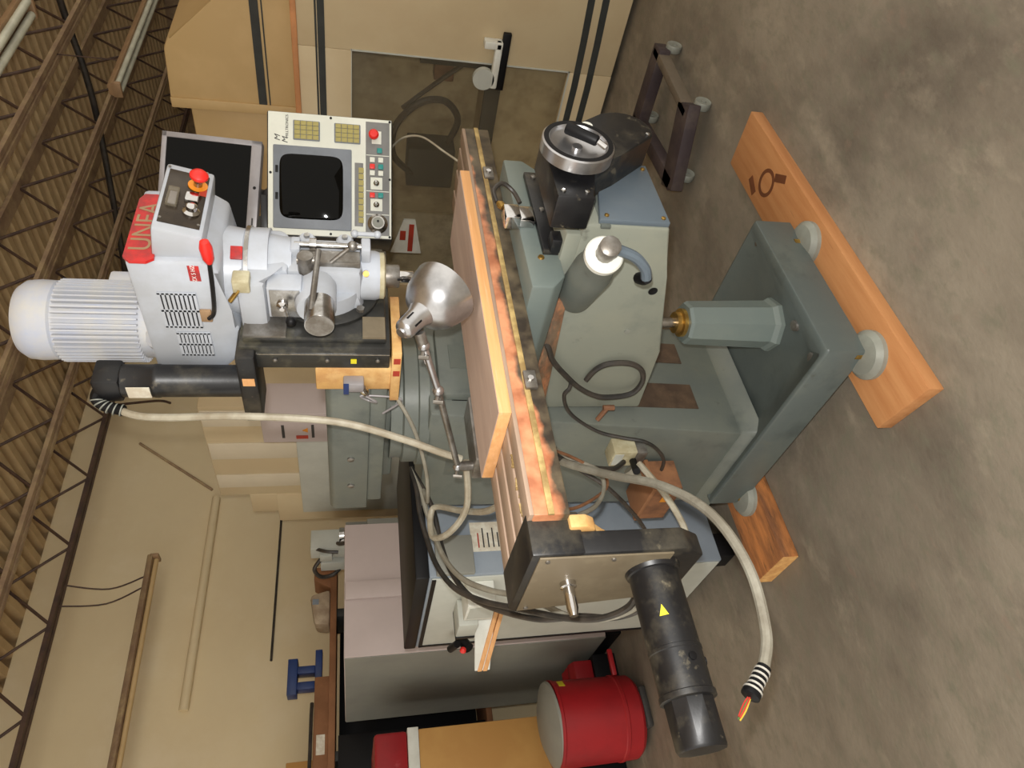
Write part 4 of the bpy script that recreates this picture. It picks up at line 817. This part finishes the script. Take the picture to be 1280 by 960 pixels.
# rack behind the cabinet: timber beam, carton, bag, blue bracket, tan board
rk_ = thing('storage_rack', (1.0, 5.35, 0), 'wooden shelf rack behind the grey cabinet', 'rack')
b = MB(); b.box((-.6, 5.12, 1.60), (2.48, 5.55, 1.645), .004); b.build('shelf_board', 'cardboard', rk_)
for x in (-.5, 1.05, 2.0):
    b = MB(); b.box((x, 5.15, 0), (x+.06, 5.5, 1.60), .004); b.build('upright', 'stripe', rk_)
b = MB(); b.box((-.6, 5.12, .55), (2.1, 5.55, .59), .004); b.build('lower_shelf', 'cardboard', rk_)
b = MB(); b.box((-.58, 5.50, .60), (2.08, 5.53, 1.58), .002); b.build('shade_backing', 'blackplain', rk_)  # black sheet standing in for the shade between the shelves
b = MB(); b.box((.70, 5.14, .60), (1.20, 5.16, 1.58), .002); b.build('front_panel', 'blackplain', rk_)  # second black sheet, stands in for the shadow strip beside the cabinet
cb_ = thing('long_carton', (.95, 5.3, 1.645), 'long flat brown carton with white labels on the shelf', 'carton')
b = MB(); b.box((-.3, 5.16, 1.645), (1.59, 5.42, 1.74), .004); b.build('carton_body', 'cardboard', cb_)
for (x, wd) in ((1.10, .12), (.80, .03)):
    b = MB(); b.box((x, 5.157, 1.665), (x+wd, 5.1605, 1.72)); b.build('carton_label', 'paper', cb_)
b = MB(); b.tube([(-.2, 5.14, 1.66), (.3, 5.13, 1.75), (1.2, 5.13, 1.755), (1.42, 5.15, 1.753)], .012, 8); b.build('black_hose', 'blackhose', label='black hose lying along the top edge of the long carton', cat='hose')
b = MB(); b.box((-.7, 5.52, 1.645), (1.15, 5.56, 1.93), .004); b.build('tan_board', 'ply', label='tan board standing on the shelf behind the long carton', cat='board')
bb = thing('blue_bracket', (1.5, 5.3, 1.74), 'dark blue steel bracket frame standing on the long carton', 'bracket')
for (lo, hi) in (((1.53, 5.2, 1.742), (1.58, 5.3, 1.86)), ((1.635, 5.2, 1.742), (1.685, 5.3, 1.86)), ((1.50, 5.2, 1.86), (1.74, 5.32, 1.925)), ((1.60, 5.2, 1.695), (1.79, 5.28, 1.742))):
    b = MB(); b.box(lo, hi, .004); b.build('bracket_bar', 'blue', bb)
b = MB(); b.hexa([(1.96, 5.2, 1.646), (2.24, 5.2, 1.646), (2.24, 5.4, 1.646), (1.96, 5.4, 1.646)], [(1.97, 5.2, 1.76), (2.2, 5.2, 1.80), (2.18, 5.4, 1.77), (1.98, 5.4, 1.75)], .03); pbg = b.build('paper_bag', 'bag', label='crumpled white paper bag with a blue patch on the shelf', cat='bag')
b = MB(); b.box((2.12, 5.195, 1.73), (2.16, 5.2005, 1.775)); b.build('blue_patch', 'bluegrey', pbg)
b = MB(); b.hexa([(2.25, 5.22, 1.646), (2.42, 5.22, 1.646), (2.42, 5.45, 1.646), (2.25, 5.45, 1.646)], [(2.32, 5.22, 1.77), (2.42, 5.22, 1.77), (2.42, 5.45, 1.77), (2.32, 5.45, 1.77)], .006); b.build('brown_carton', 'cardboard', label='small slanted brown carton beside the paper bag', cat='carton')
# red tool chest and tan panel on the far left
rc = thing('red_tool_chest', (.6, 4.35, 0), 'red tool chest with white side edge above a tan cabinet door', 'tool chest')
b = MB(); b.box((.25, 4.2, 1.20), (.97, 4.75, 1.38), .02); b.build('lid', 'redpaint', rc)
b = MB(); b.box((.60, 4.194, 1.29), (.78, 4.2, 1.305), .002); b.build('latch', 'print', rc)
b = MB(); b.box((.23, 4.19, 1.14), (.98, 4.76, 1.20), .004); b.build('white_rim', 'white', rc)
b = MB(); b.box((.23, 4.2, .35), (.97, 4.76, 1.14), .006); b.build('tan_panel', 'ply', rc)
b = MB(); b.box((.23, 4.2, 0), (.97, 4.76, .35), .006); b.build('dark_base', 'blackplain', rc)
# red waste can
cn = thing('red_waste_can', (.78, 3.80, 0), 'dented red waste can with a slanting grey lid on the concrete', 'waste can')
ccx, ccy = .84, 3.86
b = MB(); b.lathe([(.19, .03), (.205, .05), (.207, .12), (.212, .125), (.212, .14), (.207, .145), (.21, .46), (.216, .465), (.216, .48)], (ccx, ccy, 0), ZA, 40); b.build('drum', 'redpaint', cn)
b = MB(); b.lathe([(.214, 0), (.208, .012), (.14, .04), (.05, .05), (.01, .051)], (ccx, ccy, .48), (-.06, .0, 1), 40); b.build('lid', 'greyside', cn)
b = MB(); b.box((ccx+.19, ccy-.10, .10), (ccx+.33, ccy-.075, .125), .004); b.build('foot_pedal', 'redpaint', cn)
b = MB(); b.box((ccx-.10, ccy-.20, 0), (ccx+.10, ccy+.1, .035), .01); b.build('base_foot', 'print', cn)
b = MB(); b.obox((ccx+.165, ccy-.128, .43), (.028, .001, .016), (V((.62, .78, 0)), V((.78, -.62, 0)), ZA)); b.build('sticker', 'yellow', cn)
b = MB(); b.prism([(4.02, .14), (4.30, .14), (4.30, .24), (4.24, .27), (4.16, .25), (4.08, .27), (4.02, .25)], 'x', 1.02, 1.20, .01); fe = b.build('red_floor_jack', 'redpaint', label='red floor jack with black base beside the grey cabinet', cat='jack')
b = MB(); b.box((1.0, 4.0, 0), (1.22, 4.32, .14), .006); b.build('black_base', 'blackplain', fe)

# cream machining centre on the right
XC = 3.8
en = thing('machining_centre', (4.4, 2.4, 0), 'large cream machining centre enclosure with windows and dark stripes', 'machine')
WY0, WY1, WZ0, WZ1 = 1.87, 3.55, .29, 1.494
b = MB()
b.box((XC, .3, .03), (XC+.05, WY0, 1.785), .006); b.build('front_panel', 'cream', en)
b = MB(); b.box((XC, WY0, WZ1), (XC+.05, 4.3, 1.785), .004); b.build('top_rail', 'cream', en)
b = MB(); b.box((XC, WY0, .03), (XC+.05, 4.3, WZ0), .004); b.build('lower_apron', 'cream', en)
b = MB(); b.box((XC, WY1, WZ0), (XC+.05, 4.3, WZ1), .004); b.build('rear_panel', 'cream', en)
for (z0_, z1_) in ((.10, .14), (.18, .22)):
    zc = (z0_+z1_)/2; path = [(.6, .075), (1.1, .07), (1.45, .06), (1.7, .045), (1.95, .035), (4.2, .03)]; hh = .019
    b = MB(); n_ = len(path)
    vs = [[b.bm.verts.new((xx, y, zc+dz+sg*hh)) for (xx, sg) in ((XC-.004, -1), (XC-.004, 1), (XC+.002, 1), (XC+.002, -1))] for (y, dz) in path]
    for ra, rb in zip(vs, vs[1:]):
        for q in range(4): b.bm.faces.new([ra[q], ra[(q+1) % 4], rb[(q+1) % 4], rb[q]])
    b.bm.faces.new(vs[0]); b.bm.faces.new(vs[-1][::-1]); b.build('stripe', 'stripe', en)
b = MB(); b.box((XC-.004, .3, 1.632), (XC+.002, 4.28, 1.668)); b.build('stripe', 'stripe', en)
b = MB(); b.box((XC-.002, .3, 1.672), (XC+.002, 4.28, 1.682)); b.build('pin_stripe', 'stripe', en)
b = MB(); b.box((XC-.012, .3, 1.77), (XC+.06, 4.3, 1.80), .004); b.build('edge_trim', 'orangetrim', en)
b = MB(); b.box((XC+.012, WY0-.01, WZ0-.01), (XC+.018, 2.9, WZ1+.01)); b.build('window_pane', 'acrylic', en)
for (lo, hi) in (((XC-.004, WY0-.008, WZ0-.008), (XC+.002, WY0, WZ1+.008)), ((XC-.004, WY0-.008, WZ1), (XC+.002, 4.28, WZ1+.004)), ((XC-.004, WY0-.008, WZ0-.008), (XC+.002, 4.28, WZ0))):
    b = MB(); b.box(lo, hi); b.build('window_trim', 'palegrey', en)
dh = MB(); dh.box((XC-.06, 1.72, .70), (XC-.02, 1.98, .74), .01); dh.box((XC-.06, 1.72, .70), (XC, 1.76, .80), .006); dho = dh.build('door_handle', 'white', en)
b = MB(); b.box((XC-.03, 1.68, .655), (XC-.002, 2.0, .70), .006); b.build('handle_recess_bar', 'blackplain', en)  # black recess just below the door handle
b = MB(); b.lathe([(.06, 0), (.06, .03)], (XC-.03, 1.93, .78), -XA, 24); b.build('latch_disc', 'palegrey', en)
b = MB(); b.box((XC+.03, WY0, .655), (XC+.06, 3.5, .745), .002); b.build('door_bar', 'stripe', en)
# interior
b = MB(); b.box((4.75, .8, .1), (4.8, 4.3, 2.2)); b.build('interior_back', 'interior', en)
b = MB(); b.box((XC+.05, .8, .06), (4.8, 4.3, .12)); b.build('interior_floor', 'interior', en)
b = MB(); b.box((XC+.05, 4.25, .1), (4.8, 4.3, 1.79)); b.build('interior_end', 'interior', en)
b = MB(); b.box((XC+.05, .8, .1), (4.8, .85, 1.79)); b.build('interior_end', 'interior', en)
b = MB(); b.box((XC+.05, .8, 1.76), (4.8, 4.3, 1.79)); b.build('interior_roof', 'interior', en)
b = MB(); b.box((XC+.25, 1.9, .12), (4.72, 3.6, .62), .01); b.build('machine_bed', 'interior', en)
b = MB(); b.hexa([(4.1, 2.0, .62), (4.14, 2.0, .62), (4.14, 2.05, .62), (4.1, 2.05, .62)], [(4.1, 2.0, 1.1), (4.14, 2.0, 1.1), (4.14, 2.05, 1.1), (4.1, 2.05, 1.1)]); b.build('slide_post', 'stripe', en)
b = MB(); b.box((4.25, 2.72, .80), (4.45, 3.02, 1.12), .01); b.build('dark_box', 'stripe', en)
b = MB(); b.tube([(4.28, 2.95, 1.06), (4.2, 2.75, 1.22), (4.15, 2.5, 1.22), (4.15, 2.33, 1.08), (4.18, 2.32, .92), (4.2, 2.45, .82), (4.25, 2.65, .86)], .022, 10); b.build('coolant_hose', 'blackhose', en)
b = MB(); b.tube([(4.2, 2.4, 1.18), (4.15, 2.2, 1.0), (4.12, 2.05, .85)], .014, 8); b.build('thin_hose', 'blackhose', en)
b = MB(); b.box((4.2, 2.02, .88), (4.3, 2.2, 1.0), .006); b.build('rust_block', 'rust', en)
b = MB(); b.cyl((4.3, 2.02, 1.28), (4.3, 2.02, 1.40), .02, seg=12); b.build('bright_pin', 'chrome', en)
b = MB(); b.hexa([(4.0, 3.12, 1.06), (4.01, 3.12, 1.06), (4.01, 3.42, 1.0), (4.0, 3.42, 1.0)], [(4.0, 3.12, 1.14), (4.01, 3.12, 1.14), (4.01, 3.42, 1.22), (4.0, 3.42, 1.22)]); sg = b.build('printed_guard', 'white', en)
b = MB(); b.box((3.995, 3.16, 1.065), (4.0, 3.40, 1.10)); b.build('red_band', 'redprint', sg)
b = MB(); b.box((3.995, 3.22, 1.12), (4.0, 3.30, 1.16)); b.build('red_mark', 'redprint', sg)
# upper covers of the machining centre
b = MB(); b.prism([(.9, 1.79), (.9, 2.05), (1.72, 2.12), (2.0, 2.455), (2.06, 2.485), (2.40, 2.505), (2.40, 1.79)], 'x', 4.0, 4.7, .012); uc = b.build('upper_cover', 'tanmetal', en)
b = MB(); b.box((3.994, 1.3, 1.975), (4.001, 2.39, 2.02)); b.build('stripe', 'stripe', uc)
b = MB(); b.box((3.995, 1.3, 1.955), (4.001, 2.39, 1.962)); b.build('pin_stripe', 'stripe', uc)
b = MB(); b.box((3.99, 2.34, 1.79), (4.001, 2.40, 2.50), .003); b.build('cover_seam', 'tanmetal', uc)
b = MB(); b.box((4.08, 2.40, 1.79), (4.7, 3.35, 2.42), .012); b.build('rear_cover', 'creamlight' if False else 'tanmetal', en)
for y in (.6, 2.4, 4.0):
    b = MB(); b.box((XC+.1, y, 0), (XC+.2, y+.1, .06)); b.build('foot', 'blackplain', en)

# floor dolly with casters
do_ = thing('caster_dolly', (2.8, 1.55, 0), 'low dusky four-wheel dolly on the concrete behind the plank', 'dolly')
c4 = {'a': V((2.66, 1.42, .088)), 'b': V((3.12, 1.40, .088)), 'c': V((2.55, 1.70, .088)), 'd': V((3.10, 1.74, .088))}
def bar(p, q, wd, m, nm):
    d_ = (q-p); L = d_.length; d_.normalize(); n_ = ZA.cross(d_)
    b = MB(); b.obox((p+q)/2, (L/2+.03, wd, .028), (d_, n_, ZA), .004); b.build(nm, m, do_)
bar(c4['a'], c4['b'], .018, 'interiorrail', 'side_rail'); bar(c4['c'], c4['d'], .03, 'dolly', 'side_rail'); bar(c4['a'], c4['c'], .06, 'dolly', 'cross_rail'); bar(c4['b'], c4['d'], .045, 'dolly', 'cross_rail')
for k, p in c4.items():
    b = MB(); b.lathe([(.034, 0), (.036, .004), (.036, .028), (.034, .032), (.012, .030), (.012, .034), (.002, .034)], (p.x, p.y-.018, .036), -YA, 24); cw = b.build('caster_wheel', 'caster', do_)
    b = MB(); b.box((p.x-.018, p.y-.017, .03), (p.x+.018, p.y-.010, .08)); b.build('caster_fork', 'dullsteel', do_)
